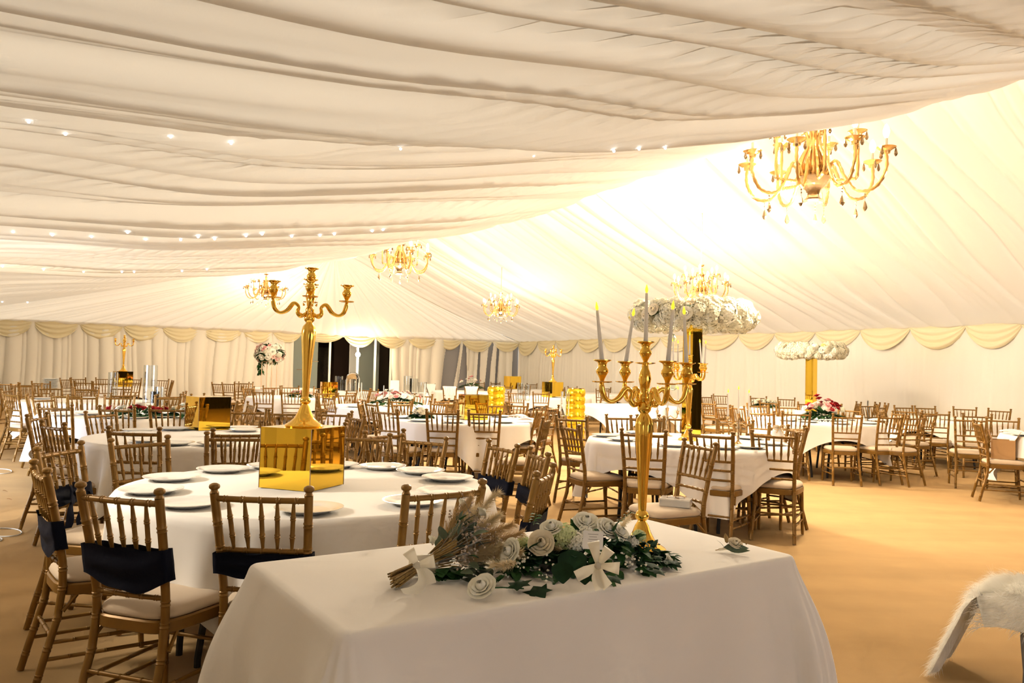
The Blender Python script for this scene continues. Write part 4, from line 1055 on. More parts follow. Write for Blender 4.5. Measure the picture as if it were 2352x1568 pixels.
def rect_cloth(HL, HW):
    r = random.Random(5); RC_ = .03; per = []
    cor = [(HL, -HW), (HL, HW), (-HL, HW), (-HL, -HW)]
    for ci, (cx, cy) in enumerate(cor):
        ox, oy = cx - math.copysign(RC_, cx), cy - math.copysign(RC_, cy); a0 = -PI / 2 + ci * PI / 2
        for k in range(25):
            a = a0 + PI / 2 * k / 24; per.append((ox + RC_ * math.cos(a), oy + RC_ * math.sin(a), a, 1.0 - abs(k - 12) / 12 * .0, 0, ci))
        nx, ny = cor[(ci + 1) % 4]; L = (math.hypot(nx - cx, ny - cy) - 2 * RC_); n = int(L / .012)
        x0, y0 = ox + RC_ * math.cos(a0 + PI / 2), oy + RC_ * math.sin(a0 + PI / 2); dx, dy = (nx - cx) / math.hypot(nx - cx, ny - cy), (ny - cy) / math.hypot(nx - cx, ny - cy)
        for k in range(1, n):
            d = min(k, n - k) / n * L; per.append((x0 + dx * L * k / n, y0 + dy * L * k / n, a0 + PI / 2, math.exp(-(d / .10) ** 2), k / n * L, ci))
    rows = []; top = .757; N = len(per)
    for q in (0, .4, .8, .97): rows.append([Vector((p[0] * q, p[1] * q, top + .0008 * math.sin(p[4] * 9 + q * 7))) for p in per])
    m = 40
    for j in range(m + 1):
        s = (j / m) ** 1.4; dz = .70 * s; row = []
        for i, (x, y, a, c, l, ci) in enumerate(per):
            wave = .5 + .5 * math.sin(l * 11 + ci * 2 + .6 * math.sin(l * 4)); w2 = .5 + .5 * math.sin(l * 23 + ci)
            off = dz * (.05 + .10 * wave * (1 - c) + .03 * w2) + c * .11 * (1 - math.exp(-(dz / .20) ** 1.6)) + .03 * c * dz * math.sin(i * .9)
            if dz < .02: off += .010 * math.sqrt(max(0, 1 - (1 - dz / .02) ** 2)) - .0
            else: off += .010
            row.append(Vector((x + math.cos(a) * off, y + math.sin(a) * off, top - dz)))
        rows.append(row)
    return MB().grid(rows[::-1], True)
cl = rect_cloth(HL, HW).build('tablecloth', 'cloth', sharp=None); cl.location = (FC.x, FC.y, 0); cl.rotation_euler = (0, 0, frz)
tag(cl, 'long white cloth over the front rectangular table with the flowers', 'tablecloth')
FZ = .759
q = U(866, 900, TOPZ); VT = (q.x, q.y + .02); vrz = rad(4)
t = thing('trestle_table', 'rectangular table under the cloth of the far vase table', 'table', (*VT, 0), vrz)
MB().box(-1.2, 1.2, -.4, .4, .715, .748).build('table_top', 'table_ply', t, smooth=False)
for sx in (-1, 1):
    for sy in (-1, 1): MB().tube([(sx, sy * .3, .715), (sx, sy * .3, .01)], .016, 8).build('leg', 'dark_metal', t)
c2 = rect_cloth(1.22, .42).build('tablecloth', 'cloth', sharp=None); c2.location = (*VT, 0); c2.rotation_euler = (0, 0, vrz)
tag(c2, 'white cloth over the far table of clear vases before the doorway', 'tablecloth')
def V3(px, py, z=FZ): return U(px, py, z)
# --- dried bouquet
r = random.Random(77)
S0, S1, S2 = V3(872, 1368), V3(962, 1300, FZ + .03), V3(1075, 1262, FZ + .07)
ax = (S2 - S1); ax.z = 0; ax.normalize(); side = Vector((-ax.y, ax.x, 0)); K = S1
bq = thing('dried_bouquet', 'dried bouquet with pampas plumes and bare cut stems tied by cream ribbon', 'bouquet', (K.x, K.y, FZ))
def L(p): return Vector(p) - Vector((K.x, K.y, FZ))
stm = MB()
for i in range(46):
    a = r.random() * 2 * PI; k = math.sqrt(r.random())
    p1 = Vector((K.x, K.y, FZ + .03)) + side * math.cos(a) * .016 * k + Vector((0, 0, math.sin(a) * .016 * k)) - ax * .0
    d = (S0 - S1); d.z = 0; d.normalize()
    p0 = Vector((K.x, K.y, FZ + .026)) + d * r.uniform(.12, .165) + side * math.cos(a) * .045 * k + Vector((0, 0, math.sin(a) * .022 * k))
    p0.z = max(p0.z, FZ + .003)
    p2 = p1 + ax * .10 + side * r.uniform(-.06, .06) + Vector((0, 0, r.uniform(0, .08)))
    stm.tube([L(p0), L(p1), L(p2)], [r.uniform(.0015, .0032)] * 3, 5)
stm.build('cut_stems', 'stem', bq)
def head_dir(spread=1):
    return (ax * 1.0 + side * r.gauss(0, .55) * spread + Vector((0, 0, max(-.05, r.gauss(.42, .38) * spread)))).normalized()
B0 = Vector((K.x, K.y, FZ + .035)) + ax * .03
for i in range(9):
    pl = MB(); d = [(.9, .25, .75), (.8, .55, .85), (1, .05, .6), (1, -.25, .5), (1, -.45, .28), (.95, -.15, .30), (.8, .75, .5), (.9, .4, .4), (1.05, -.3, .15)][i]
    dr_ = (ax * d[0] + side * d[1] + Vector((0, 0, d[2]))).normalized(); Lb = r.uniform(.17, .24); b = B0 + dr_ * .05
    for k in range(1000):
        t = r.random(); c = b + dr_ * (.03 + Lb * t) + Vector((r.gauss(0, 1), r.gauss(0, 1), r.gauss(0, 1))) * .006 * math.sin(PI * t); wv = Vector((r.gauss(0, 1), r.gauss(0, 1), r.gauss(0, 1))).normalized(); wv = (wv - dr_ * wv.dot(dr_)).normalized()
        ln = r.uniform(.03, .058) * (1.15 - .6 * t); e = c + (dr_ * 1.0 + wv * .85).normalized() * ln - Vector((0, 0, .004)); n = wv.cross(dr_) * .0009
        pl.add([L(c - n), L(c + n), L(e)], [(0, 1, 2)])
        pl.add([L(c - wv * .0008), L(c + wv * .0008), L(e)], [(0, 1, 2)])
    pl.build('pampas_plume', 'pampas' if i % 2 else 'pampas_pale', bq, sharp=None)
gy = MB(); gyp = MB()
for i in range(34):
    d = head_dir(); e = B0 + d * r.uniform(.12, .21); gy.tube([L(B0 + d * .03), L(e)], .0009, 4)
    for k in range(9):
        q = e + Vector((r.gauss(0, .018), r.gauss(0, .018), r.gauss(0, .018))); gy.tube([L(e), L(q)], .0005, 3); gyp.ball(L(q), r.uniform(.0022, .004), 6, 4)
gy.build('dried_twigs', 'silver_twig', bq); gyp.build('dried_florets', 'dried', bq, sharp=None)['kind'] = 'stuff'
eu = MB()
for i in range(44):
    d = head_dir(1.15); b = B0 + d * r.uniform(.05, .17); leaf(eu, L(b), (d + Vector((r.uniform(-.6, .6), r.uniform(-.6, .6), r.uniform(-.3, .5)))), r.uniform(.035, .055), r.uniform(.026, .036), r, .15, .5)
for i in range(26):
    b = B0 + ax * r.uniform(.04, .16) - side * r.uniform(.03, .10); b.z = FZ + r.uniform(.008, .04); leaf(eu, L(b), (ax * r.uniform(-.3, .6) - side + Vector((0, 0, r.uniform(-.05, .3)))), r.uniform(.03, .05), r.uniform(.025, .036), r, .1, .5)
eu.build('eucalyptus_leaves', 'leaf_grey', bq, sharp=None)
lg = MB()
for i in range(16):
    b = B0 + ax * r.uniform(.0, .06) - side * r.uniform(.02, .07); b.z = FZ + r.uniform(.01, .03); leaf(lg, L(b), (ax * r.uniform(-.2, .6) - side * .8), .05, .04, r, .1, .6)
for i in range(14):
    d = head_dir(); leaf(lg, L(B0 + d * .14), d, .045, .018, r)
lg.build('green_leaves', 'leaf', bq, sharp=None)
for (a, b_, z, s, me) in ((.16, .02, .135, .024, ROSEBUD), (.125, .105, .15, .020, ROSEBUD), (.03, .10, .04, .022, ROSEBUD), (.19, -.05, .06, .022, ROSE['cream'])):
    inst('rose_bloom', me, bq, align(L(B0 + ax * a + side * b_ + Vector((0, 0, z))), ax + side * b_ * 4 + Vector((0, 0, .8)), s, r.random() * 6))
def ribbon_bow(parent, c, loops, tails, width, tailw, knot=.011):
    # c centre; loops and tails are offsets in pixels from the centre as seen from the front, lying on planes that face the viewer
    mb = MB(); to = (Vector((0, 0, CH)) - c); dist = to.length; to.normalize(); R_ = Vector((0, 0, 1)).cross(to).normalized(); U_ = to.cross(R_); k = dist / F
    inv = parent.matrix_basis.inverted()
    def W(dx, dy, dz=0): return R_ * dx * k - U_ * dy * k + to * dz
    for dx, dy in loops:
        D = W(dx, dy); S = to.cross(D).normalized(); rows = []
        for i in range(21):
            t = i / 20; p = c + D * math.sin(PI * t) ** .9 + to * (.020 * math.sin(2 * PI * t) + .012); w = width * (.30 + .70 * math.sin(PI * t) ** .8)
            if p.z < FZ + .003: p.z = FZ + .003
            rows.append([inv @ (p + S * w * q * .5 + to * .004 * (1 - q * q)) for q in (-1, -.5, 0, .5, 1)])
        mb.grid(rows)
    for pts in tails:
        P_ = [c] + [c + W(*p) for p in pts]; fine = []
        for i in range(len(P_) - 1):
            p0, p1, p2, p3 = P_[max(i - 1, 0)], P_[i], P_[i + 1], P_[min(i + 2, len(P_) - 1)]
            for q in range(5):
                f = q / 5; fine.append(.5 * ((2 * p1) + (p2 - p0) * f + (2 * p0 - 5 * p1 + 4 * p2 - p3) * f * f + (3 * p1 - p0 - 3 * p2 + p3) * f ** 3))
        fine.append(P_[-1]); rows = []
        for i, p in enumerate(fine):
            t = fine[min(i + 1, len(fine) - 1)] - fine[max(i - 1, 0)]; S = to.cross(t).normalized(); w = tailw * (.4 + .6 * min(1, i / 5))
            if p.z < FZ + .004: p.z = FZ + .004
            a_, b_ = p - S * w * .5, p + S * w * .5
            for q_ in (a_, b_): q_.z = max(q_.z, FZ + .002)
            rows.append([inv @ a_, inv @ (p + to * .003), inv @ b_])
        mb.grid(rows)
    mb.ball(inv @ (c + to * .014), knot, 12, 8, (1, .8, 1))
    return mb.build('ribbon_bow', 'ribbon', parent, sharp=None)
ribbon_bow(bq, V3(958, 1297, FZ + .075), [(-20, -30), (38, -8)], [[(14, 30), (2, 50), (-28, 62)], [(25, 22), (32, 40)]], .036, .028)
MB().lathe([(.026, -.035), (.030, -.02), (.031, .02), (.034, .04)], 18, align(L(Vector((K.x, K.y, FZ + .032)) + ax * .01), ax), cap=False).build('ribbon_wrap', 'ribbon', bq, sharp=None)
# --- fresh flower garland
r = random.Random(99)
gp0, gp1 = V3(1150, 1310), V3(1520, 1290); gx_ = (gp1 - gp0); gl = gx_.length; gx_.normalize(); gs = Vector((-gx_.y, gx_.x, 0))
gd = thing('flower_garland', 'long garland of white roses, hydrangea and dark leaves with a cream bow', 'flower garland', (gp0.x, gp0.y, FZ))
def Lg(p): return Vector(p) - Vector((gp0.x, gp0.y, FZ))
MB().box(-.10, .10, -.045, .045, 0, .028, align((0, 0, 0), (0, 0, 1))).build('black_tray', 'dark_metal', gd, smooth=False).matrix_local = Matrix.Translation(Lg(gp0 + gx_ * gl * .42 - gs * .02)) @ Matrix.Rotation(math.atan2(gx_.y, gx_.x), 4, 'Z')
g1, g2, g3 = MB(), MB(), MB()
for i in range(430):
    t = r.random(); k = r.gauss(0, .055); wd = math.sin(PI * min(1, max(.06, t))) ** .5
    b = gp0 + gx_ * (gl * (t * 1.0)) + gs * k * wd * 1.1; b.z = FZ + .012 + max(0, .10 * wd - abs(k) * .8) * r.random() ** .7
    d = (gx_ * r.gauss(0, .5) + gs * (k * 12 + r.gauss(0, .45)) + Vector((0, 0, r.uniform(-.15, .6))))
    if i % 3 == 0: leaf(g2, Lg(b), d, r.uniform(.03, .05), r.uniform(.022, .034), r, .2, .5)
    else: leaf(g1, Lg(b), d, r.uniform(.04, .07), r.uniform(.022, .04), r, .35)
for px, py, S, dx, dy in ((1195, 1330, .07, -.5, -1), (1225, 1345, .075, .1, -1), (1310, 1275, .085, .1, -.9), (1345, 1290, .09, -.4, -.6), (1395, 1320, .06, .3, -1), (1480, 1290, .06, .6, -.7), (1500, 1305, .05, .3, -1), (1170, 1305, .05, -1, -.2), (1240, 1318, .06, .5, -1)):
    b = V3(px, py, FZ + r.uniform(.01, .05)); ivy(g3, Lg(b), gx_ * dx + gs * dy + Vector((0, 0, -.1)), S, r)
for px, py, S in ((1312, 1288, .085), (1290, 1316, .06), (1340, 1322, .055), (1412, 1266, .05)):
    b = V3(px, py - 26, FZ + .075); leaf(g3, Lg(b), Vector((.05, -.55, -.75)), S, S * 1.05, r, .15, .5, up=(0, -1, .8))
for i in range(26):
    b = gp0 + gx_ * gl * r.random() - gs * r.uniform(.02, .08); b.z = FZ + r.uniform(.006, .05); ivy(g3, Lg(b), gx_ * r.gauss(0, .7) - gs + Vector((0, 0, r.uniform(-.1, .3))), r.uniform(.035, .06), r)
for (x0, y0, x1, y1, n) in ((1500, 1290, 1552, 1276, 12), (1480, 1280, 1545, 1300, 12), (1160, 1320, 1130, 1335, 8), (1225, 1205, 1232, 1180, 8), (1420, 1200, 1450, 1175, 8)):
    a, b = V3(x0, y0, FZ + .03), V3(x1, y1, FZ + .012 if y1 > 1250 else FZ + .10); g1.tube([Lg(a), Lg(b)], .0015, 5)
    for k in range(n):
        q = a.lerp(b, (k + .5) / n); dd = (b - a).normalized(); leaf(g1, Lg(q), dd + dd.cross(Vector((0, 0, 1))) * (1 if k % 2 else -1) + Vector((0, 0, .2)), .03, .015, r)
g1.build('green_leaves', 'leaf', gd, sharp=None); g2.build('eucalyptus_leaves', 'leaf_blue', gd, sharp=None); g3.build('ivy_leaves', 'leaf_dark', gd, sharp=None)
toC = Vector((-.3, -1, .35))
for px, py, z, s, me, dv in ((1170, 1266, .085, .036, ROSE['white'], (-.7, -.6, .4)), (1243, 1246, .09, .037, ROSE['cream'], (-.2, -.9, .55)), (1266, 1210, .13, .032, ROSE['white'], (-.2, -.5, .9)), (1347, 1197, .13, .038, ROSE['white'], (.1, -.6, .9)),
                             (1397, 1212, .115, .036, ROSE['white'], (.4, -.6, .8)), (1425, 1222, .10, .034, ROSE['white'], (.5, -.4, .8)), (1536, 1288, .02, .026, ROSEBUD, (.9, -.4, .25)), (1500, 1250, .05, .02, ROSEBUD, (.6, .2, .6)), (1322, 1192, .13, .02, ROSEBUD, (-.2, 0, 1))):
    p = V3(px, py, FZ + z); p = p - Vector(dv).normalized() * s * .45; inst('rose_bloom', me, gd, align(Lg(p), dv, s, r.random() * 6))
for px, py, z, s, k in ((1296, 1232, .10, .042, 1), (1320, 1245, .085, .036, 2), (1345, 1228, .10, .03, 2), (1202, 1248, .07, .025, 1), (1468, 1232, .07, .024, 1), (1452, 1245, .07, .022, 2)):
    inst('hydrangea_bloom', HYD[k], gd, align(Lg(V3(px, py, FZ + z)), (-.2, -.7, .8), s, r.random() * 6))
gyp = MB(); 
for cx, cy, n in ((1200, 1275, 18), (1195, 1290, 14), (1252, 1275, 10), (1258, 1320, 8), (1450, 1285, 10), (1475, 1305, 8), (1440, 1230, 12)):
    for k in range(n):
        p = V3(cx + r.gauss(0, 9), cy + r.gauss(0, 9), FZ + .05 + r.uniform(-.01, .02)); gyp.ball(Lg(p), r.uniform(.002, .0045), 6, 4)
gyp.build('gypsophila', 'petal_white', gd, sharp=None)['kind'] = 'stuff'
pl = MB()
for x0, y0, x1, y1 in ((1290, 1262, 1262, 1245), (1425, 1210, 1445, 1190), (1185, 1290, 1155, 1300), (1170, 1300, 1135, 1298)):
    a, b = V3(x0, y0, FZ + .07), V3(x1, y1, FZ + .075); dd = (b - a).normalized()
    for k in range(260):
        c = a.lerp(b, r.random()); wv = Vector((r.gauss(0, 1), r.gauss(0, 1), r.gauss(0, 1))).normalized(); e = c + (dd + wv * .7).normalized() * r.uniform(.02, .035); n = wv.cross(dd) * .0014
        pl.add([Lg(c - n), Lg(c + n), Lg(e)], [(0, 1, 2)])
pl.build('pampas_plume', 'pampas_pale', gd, sharp=None)
# place card
c0 = V3(1362, 1240, FZ + .115); cz = Matrix.Translation(Lg(c0)) @ Matrix.Rotation(math.atan2(gx_.y, gx_.x) - .45, 4, 'Z') @ Matrix.Rotation(rad(58), 4, 'X')
cd = MB().box(-.03, .03, -.028, .028, -.0006, .0006).build('place_card', 'paper', gd, smooth=False); cd.matrix_local = cz; cd['label'] = 'white place card with faint lines of writing'
ln = MB()
for k, w in enumerate((.7, .5, .62, .36, .55)):
    ln.box(-.022 * w, .022 * w, .017 - k * .008, .0185 - k * .008, .0007, .0009)
o = ln.build('writing', 'ink', cd, smooth=False)
ribbon_bow(gd, V3(1374, 1298, FZ + .085), [(-12, -50), (24, -36), (46, 4)], [[(6, 24), (22, 44)], [(-2, 26), (6, 50)], [(-26, 14), (-48, 26)]], .034, .030)
# single rose lying in front
p = V3(1110, 1372); t = thing('white_rose', 'single white rose head lying on the cloth between bouquet and garland', 'rose', (p.x, p.y, FZ))
inst('rose_bloom', ROSE['white'], t, align((0, 0, .020), (-.30, -.55, .75), .036, 1))
s = MB(); s.tube([(.0, .02, .02), (.05, .06, .012), (.11, .075, .006)], .002, 6); 
for k in range(3): leaf(s, (.01, .015, .03), (math.cos(k * 2), math.sin(k * 2) * .5 + .6, .4), .035, .014, r)
s.build('stem', 'leaf', t)
# boutonniere
p = V3(1683, 1266); t = thing('boutonniere', 'rose boutonniere with grey leaves alone near the right end of the front cloth', 'boutonniere', (p.x, p.y, FZ))
inst('rose_bloom', ROSE['cream'], t, align((.006, 0, .022), (.1, -.5, .7), .023, 2))
s = MB(); leaf(s, (-.035, -.01, .016), (1, -.2, .05), .085, .03, r, .1, up=(0, -1, .5)); leaf(s, (-.03, 0, .012), (-.5, .2, .9), .035, .012, r); leaf(s, (-.02, -.01, .008), (1, -.4, .02), .075, .022, r, -.1, up=(0, -1, .6)); s.build('leaves', 'leaf_grey', t, sharp=None)
MB().tube([(-.05, -.004, .006), (.0, 0, .014)], [.004, .006], 8).build('wrapped_stem', 'ribbon', t)
s = MB(); s.lathe([(0, -.016), (.006, -.01), (.007, .005), (.004, .016), (0, .02)], 10, align((-.022, .004, .042), (-.2, 0, 1))); s.build('dried_tail', 'stem', t)
s = MB(); s.tube([(.0, 0, .02), (.03, -.01, .04), (.042, -.012, .03)], .0008, 4); s.ball((.043, -.012, .03), .003, 6, 5); s.tube([(-.05, -.004, .006), (-.062, -.006, .004)], .0015, 5); s.build('berry_sprig', 'stem', t)

# ------------------------------------------------------------------ fur throw on a rustic bench, lower right
bx = U(2300, 1475, .0); bx = Vector((2.30, 3.45, 0))
t = thing('rustic_bench', 'rough timber bench leg showing beneath the white fur throw', 'bench', (2.54, 3.42, 0), rad(-40))
MB().box(-.42, .6, -.2, .2, .37, .41).build('seat_board', 'bark', t, smooth=False)
for sx in (-.22, .42):
    l = MB(); l.tube([(sx, -.14, 0), (sx + .01, -.14, .12), (sx - .005, -.13, .25), (sx, -.13, .37)], [.036, .042, .038, .040], 12); l.build('leg', 'bark', t)
    l = MB(); l.tube([(sx, .14, 0), (sx, .14, .37)], [.032, .034], 10); l.build('leg', 'bark', t)
r = random.Random(12)
fb = thing('fur_throw', 'white long haired fur throw draped over the rustic bench at lower right', 'fur throw', (2.54, 3.42, 0), rad(-40))
def hide_pt(a, b):
    # a 0..1 along the bench from the hanging left end, b -1..1 across
    s = a * 1.35
    if s < .40: x = -.44 - .03 * math.sin(s * 7) - .16 * (1 - s / .40) ** 1.6; z = .03 + s / .40 * .35
    elif s < .52: k = (s - .40) / .12; x = -.44 + .09 * k ** 1.4; z = .38 + .065 * math.sin(k * PI / 2)
    else: x = -.35 + (s - .52); z = .445 + .006 * math.sin(s * 14)
    w = .24 if s > .40 else .24 - .05 * (1 - s / .40)
    y = b * w; zz = z
    if s >= .46:
        if abs(b) > .8: zz = z - (abs(b) - .8) / .2 * .14; y = math.copysign(.21 + (abs(b) - .8) * .12, b)
    else: x += -.02 * math.cos(b * 5); 
    return Vector((x, y, zz))
rows = [[hide_pt(i / 50, -1 + 2 * j / 30) for j in range(31)] for i in range(51)]
MB().grid(rows).build('hide', 'hide', fb, sharp=None)
hb = MB()
for k in range(26000):
    a, b = r.random(), r.uniform(-1, 1); p = hide_pt(a, b); q = hide_pt(min(1, a + .01), b); w = hide_pt(a, min(1, b + .02)) - hide_pt(a, max(-1, b - .02))
    n = w.cross(q - p)
    if n.length < 1e-9: continue
    n.normalize()
    if n.dot(Vector((0, b, .6)) if a >= .37 else Vector((-1, 0, .3))) < 0: n = -n
    fl_ = -(q - p).normalized() if a < .42 else Vector((-.5, math.copysign(.8, b + r.uniform(-.3, .3)), -.1)); ln = r.uniform(.045, .085)
    d = (n * .32 + fl_ * .95 + Vector((r.gauss(0, .22), r.gauss(0, .22), r.gauss(0, .22)))).normalized()
    sd = d.cross(n + Vector((.01, .02, .03))).normalized() * .0009; m_ = p + d * ln * .5 + n * .006; e = p + d * ln - Vector((0, 0, .012))
    if e.z < .004: e.z = .004
    if m_.z < .006: m_.z = .006
    hb.add([p - sd, p + sd, m_ + sd * .8, m_ - sd * .8, e], [(0, 1, 2, 3), (3, 2, 4)])
hb.build('fur', 'fur', fb, sharp=None)['kind'] = 'stuff'

# ------------------------------------------------------------------ smaller things
# gift box on the turned chair
c = CH_OBJ['R3']; T = Matrix.Translation(c.location) @ Matrix.Rotation(c.rotation_euler.z, 4, 'Z'); p = T @ Vector((-.03, -.06, .489))
t = thing('gift_box', 'flat silver gift box with a bow on the seat of the turned chair', 'gift box', p, rad(-20))
MB().box(-.10, .10, -.07, .07, 0, .045).build('box', 'box_silver', t, smooth=False); MB().box(-.102, .102, -.072, .072, .042, .05).build('lid', 'clear_lid', t, smooth=False)
rb = MB()
for sx in (-1, 1): rb.grid([[Vector((sx * (.03 - .03 * math.cos(a)), k * .02, .054 + .010 * math.sin(a))) for k in (-1, 1)] for a in [2 * PI * i / 12 for i in range(13)]])
rb.build('bow', 'brass_dark', t, sharp=None)
# cardboard box
c = CH_OBJ['S26']; T = Matrix.Translation(c.location) @ Matrix.Rotation(c.rotation_euler.z, 4, 'Z'); p = T @ Vector((0, .0, .489))
t = thing('cardboard_box', 'open brown cardboard box on the chair seat at right', 'cardboard box', p, rad(-35))
b = MB()
for a_ in ((-.12, .12, -.095, -.09), (-.12, .12, .09, .095)): b.box(a_[0], a_[1], a_[2], a_[3], 0, .22)
b.box(-.12, -.115, -.09, .09, 0, .22); b.box(.115, .12, -.09, .09, 0, .22); b.box(-.12, .12, -.09, .09, 0, .006); b.build('carton', 'cardboard', t, smooth=False)
for k, (sx, an) in enumerate(((-1, 70), (1, 60))):
    b = MB().box(0, .11, -.09, .09, 0, .004); o = b.build('flap', 'cardboard', t, smooth=False); o.matrix_local = Matrix.Translation((sx * .118, 0, .22)) @ Matrix.Rotation(0 if sx > 0 else PI, 4, 'Z') @ Matrix.Rotation(-rad(an), 4, 'Y')
MB().box(-.1225, -.121, -.04, .03, .10, .17).build('printed_mark', 'paper', t, smooth=False)
# white gift bag with rope bow
q = U(1786, 1018, TOPZ); t = thing('gift_bag', 'small white bag tied with a rope bow, right part of the pillar table', 'gift bag', (q.x, q.y, TOPZ), rad(10))
MB().lathe([(.055, 0), (.06, .01), (.058, .10), (.045, .135), (.03, .15), (.04, .165)], 20, squash=.6, cap=True).build('bag', 'paper', t)
b = MB(); b.tube([(math.cos(a) * .036, math.sin(a) * .024, .15) for a in [2 * PI * i / 20 for i in range(20)]], .005, 6, closed=True)
for sx in (-1, 1): b.tube([(sx * (.03 - .03 * math.cos(a)), -.03, .15 + .02 * math.sin(a)) for a in [2 * PI * i / 16 for i in range(17)]], .004, 6); b.tube([(0, -.03, .15), (sx * .02, -.035, .12), (sx * .035, -.04, .10)], .004, 6)
b.build('rope_bow', 'rope', t)
# napkins
def napkin(label, loc, rz, fan=False):
    mb = MB(); rows = []
    for i in range(13):
        t_ = i / 12; rows.append([Vector(((t_ - .5) * .22, k * .05 * (1 + .3 * t_), .008 + .016 * math.sin(PI * t_) + .010 * math.cos(k * 7 + t_ * 4) * (.4 + t_))) for k in [-1 + j / 4 for j in range(9)]])
    mb.grid(rows); low = [[Vector((p.x, p.y, .002)) for p in rw] for rw in rows]; mb.grid(low[::-1])
    mb.grid([[rw[0], lw[0]] for rw, lw in zip(rows, low)]); mb.grid([[rw[-1], lw[-1]] for rw, lw in zip(rows, low)][::-1]); mb.grid([rows[0], low[0]][::-1]); mb.grid([rows[-1], low[-1]])
    o = mb.build('napkin', 'cloth', sharp=None); o.location = loc; o.rotation_euler = (0, 0, rz); tag(o, label, 'napkin', 'folded white napkins')
for lab, px, py, rz in (('folded white napkin at the right rim of the middle table, nearer one', 1206, 965, 20), ('folded white napkin behind another at right rim of middle table', 1190, 957, -30), ('folded white napkin beside the red flowers toward the left', 1822, 962, 15), ('folded white napkin at right edge table by the cardboard box', 2322, 992, -20), ('folded white napkin right of the heart sunglasses', 2015, 966, 5)):
    q = U(px, py, TOPZ + .02); napkin(lab, (q.x, q.y, TOPZ + .024), rad(rz))
# white cards on the red and pink flower table and pink flower table
for lab, px, py, w, h, tk in (('white folded card left of the red and pink flowers', 1837, 958, .16, .11, 0), ('small white card right of the red and pink flowers', 1975, 970, .11, .10, 0), ('tall white card behind the pink flowers by the vases', 917, 912, .22, .30, 1)):
    q = U(px, py, TOPZ) if not tk else Vector((VT[0] + .45, VT[1] - .15, 0)); t = thing('table_card', lab, 'card', (q.x, q.y, TOPZ), rad(-8))
    MB().add([(-w / 2, -.03, 0), (w / 2, -.03, 0), (w / 2, 0, h), (-w / 2, 0, h), (-w / 2, -.028, 0), (w / 2, -.028, 0), (w / 2, .002, h), (-w / 2, .002, h)], [(3, 2, 1, 0), (4, 5, 6, 7), (0, 1, 5, 4), (1, 2, 6, 5), (2, 3, 7, 6), (3, 0, 4, 7)]).build('front_leaf', 'paper', t, smooth=False)
    MB().add([(-w / 2, .06, 0), (w / 2, .06, 0), (w / 2, .002, h), (-w / 2, .002, h), (-w / 2, .058, 0), (w / 2, .058, 0), (w / 2, 0, h), (-w / 2, 0, h)], [(0, 1, 2, 3), (7, 6, 5, 4), (4, 5, 1, 0), (5, 6, 2, 1), (6, 7, 3, 2), (7, 4, 0, 3)]).build('back_leaf', 'paper', t, smooth=False)
# heart sunglasses
q = U(1895, 972, TOPZ); t = thing('heart_sunglasses', 'white heart shaped sunglasses in front of the red and pink flowers', 'sunglasses', (q.x, q.y, TOPZ), rad(-12))
def heart(cx, s): return [(cx + s * 16 * math.sin(a) ** 3 / 17, 0, .035 + s * (13 * math.cos(a) - 5 * math.cos(2 * a) - 2 * math.cos(3 * a) - math.cos(4 * a)) / 17) for a in [2 * PI * i / 28 for i in range(28)]]
f = MB(); f.tube(heart(-.038, .028), .0065, 6, closed=True); f.tube(heart(.038, .028), .0065, 6, closed=True); f.tube([(-.01, 0, .045), (.01, 0, .045)], .005, 6)
for sx in (-1, 1): f.tube([(sx * .066, 0, .05), (sx * .07, .06, .045), (sx * .066, .12, .012)], .004, 6)
f.build('frame', 'white_frame', t)
for sx in (-1, 1):
    h = heart(sx * .038, .026); MB().add(h + [(sx * .038, .001, .035)], [(i, (i + 1) % 28, 28) for i in range(28)]).build('lens', 'dark_metal', t, smooth=False)
# tall tapers near the pink flowers
for lab, px, py, s in (('plain white taper left of pair by the pink flowers', 880, 930, 1), ('plain white taper right of pair by the pink flowers', 893, 930, .95), ('plain white taper leaning at the right of the pink flowers', 973, 928, 1.15), ('left white taper of the pair among white draped chairs', 1072, 893, 2.0), ('right white taper of the pair among white draped chairs', 1087, 893, 2.1), ('white taper beside the lone vase left of the pink flowers', 822, 925, 1.1), ('second white taper beside the lone vase left of the pink flowers', 829, 925, 1.1)):
    q = U(px, py, TOPZ); t = thing('taper_candle', lab, 'candle', (q.x, q.y, TOPZ), 0, 'plain white tapers')
    MB().lathe([(0, 0), (.035, 0), (.035, .006), (.012, .015), (.013, .06), (.018, .07), (0, .07)], 12).build('holder', 'wire', t)
    inst('wax', ME_CANDLEW, t, TR((0, 0, .068), 0, rad(3), rad(3 if px > 960 else 1), s))
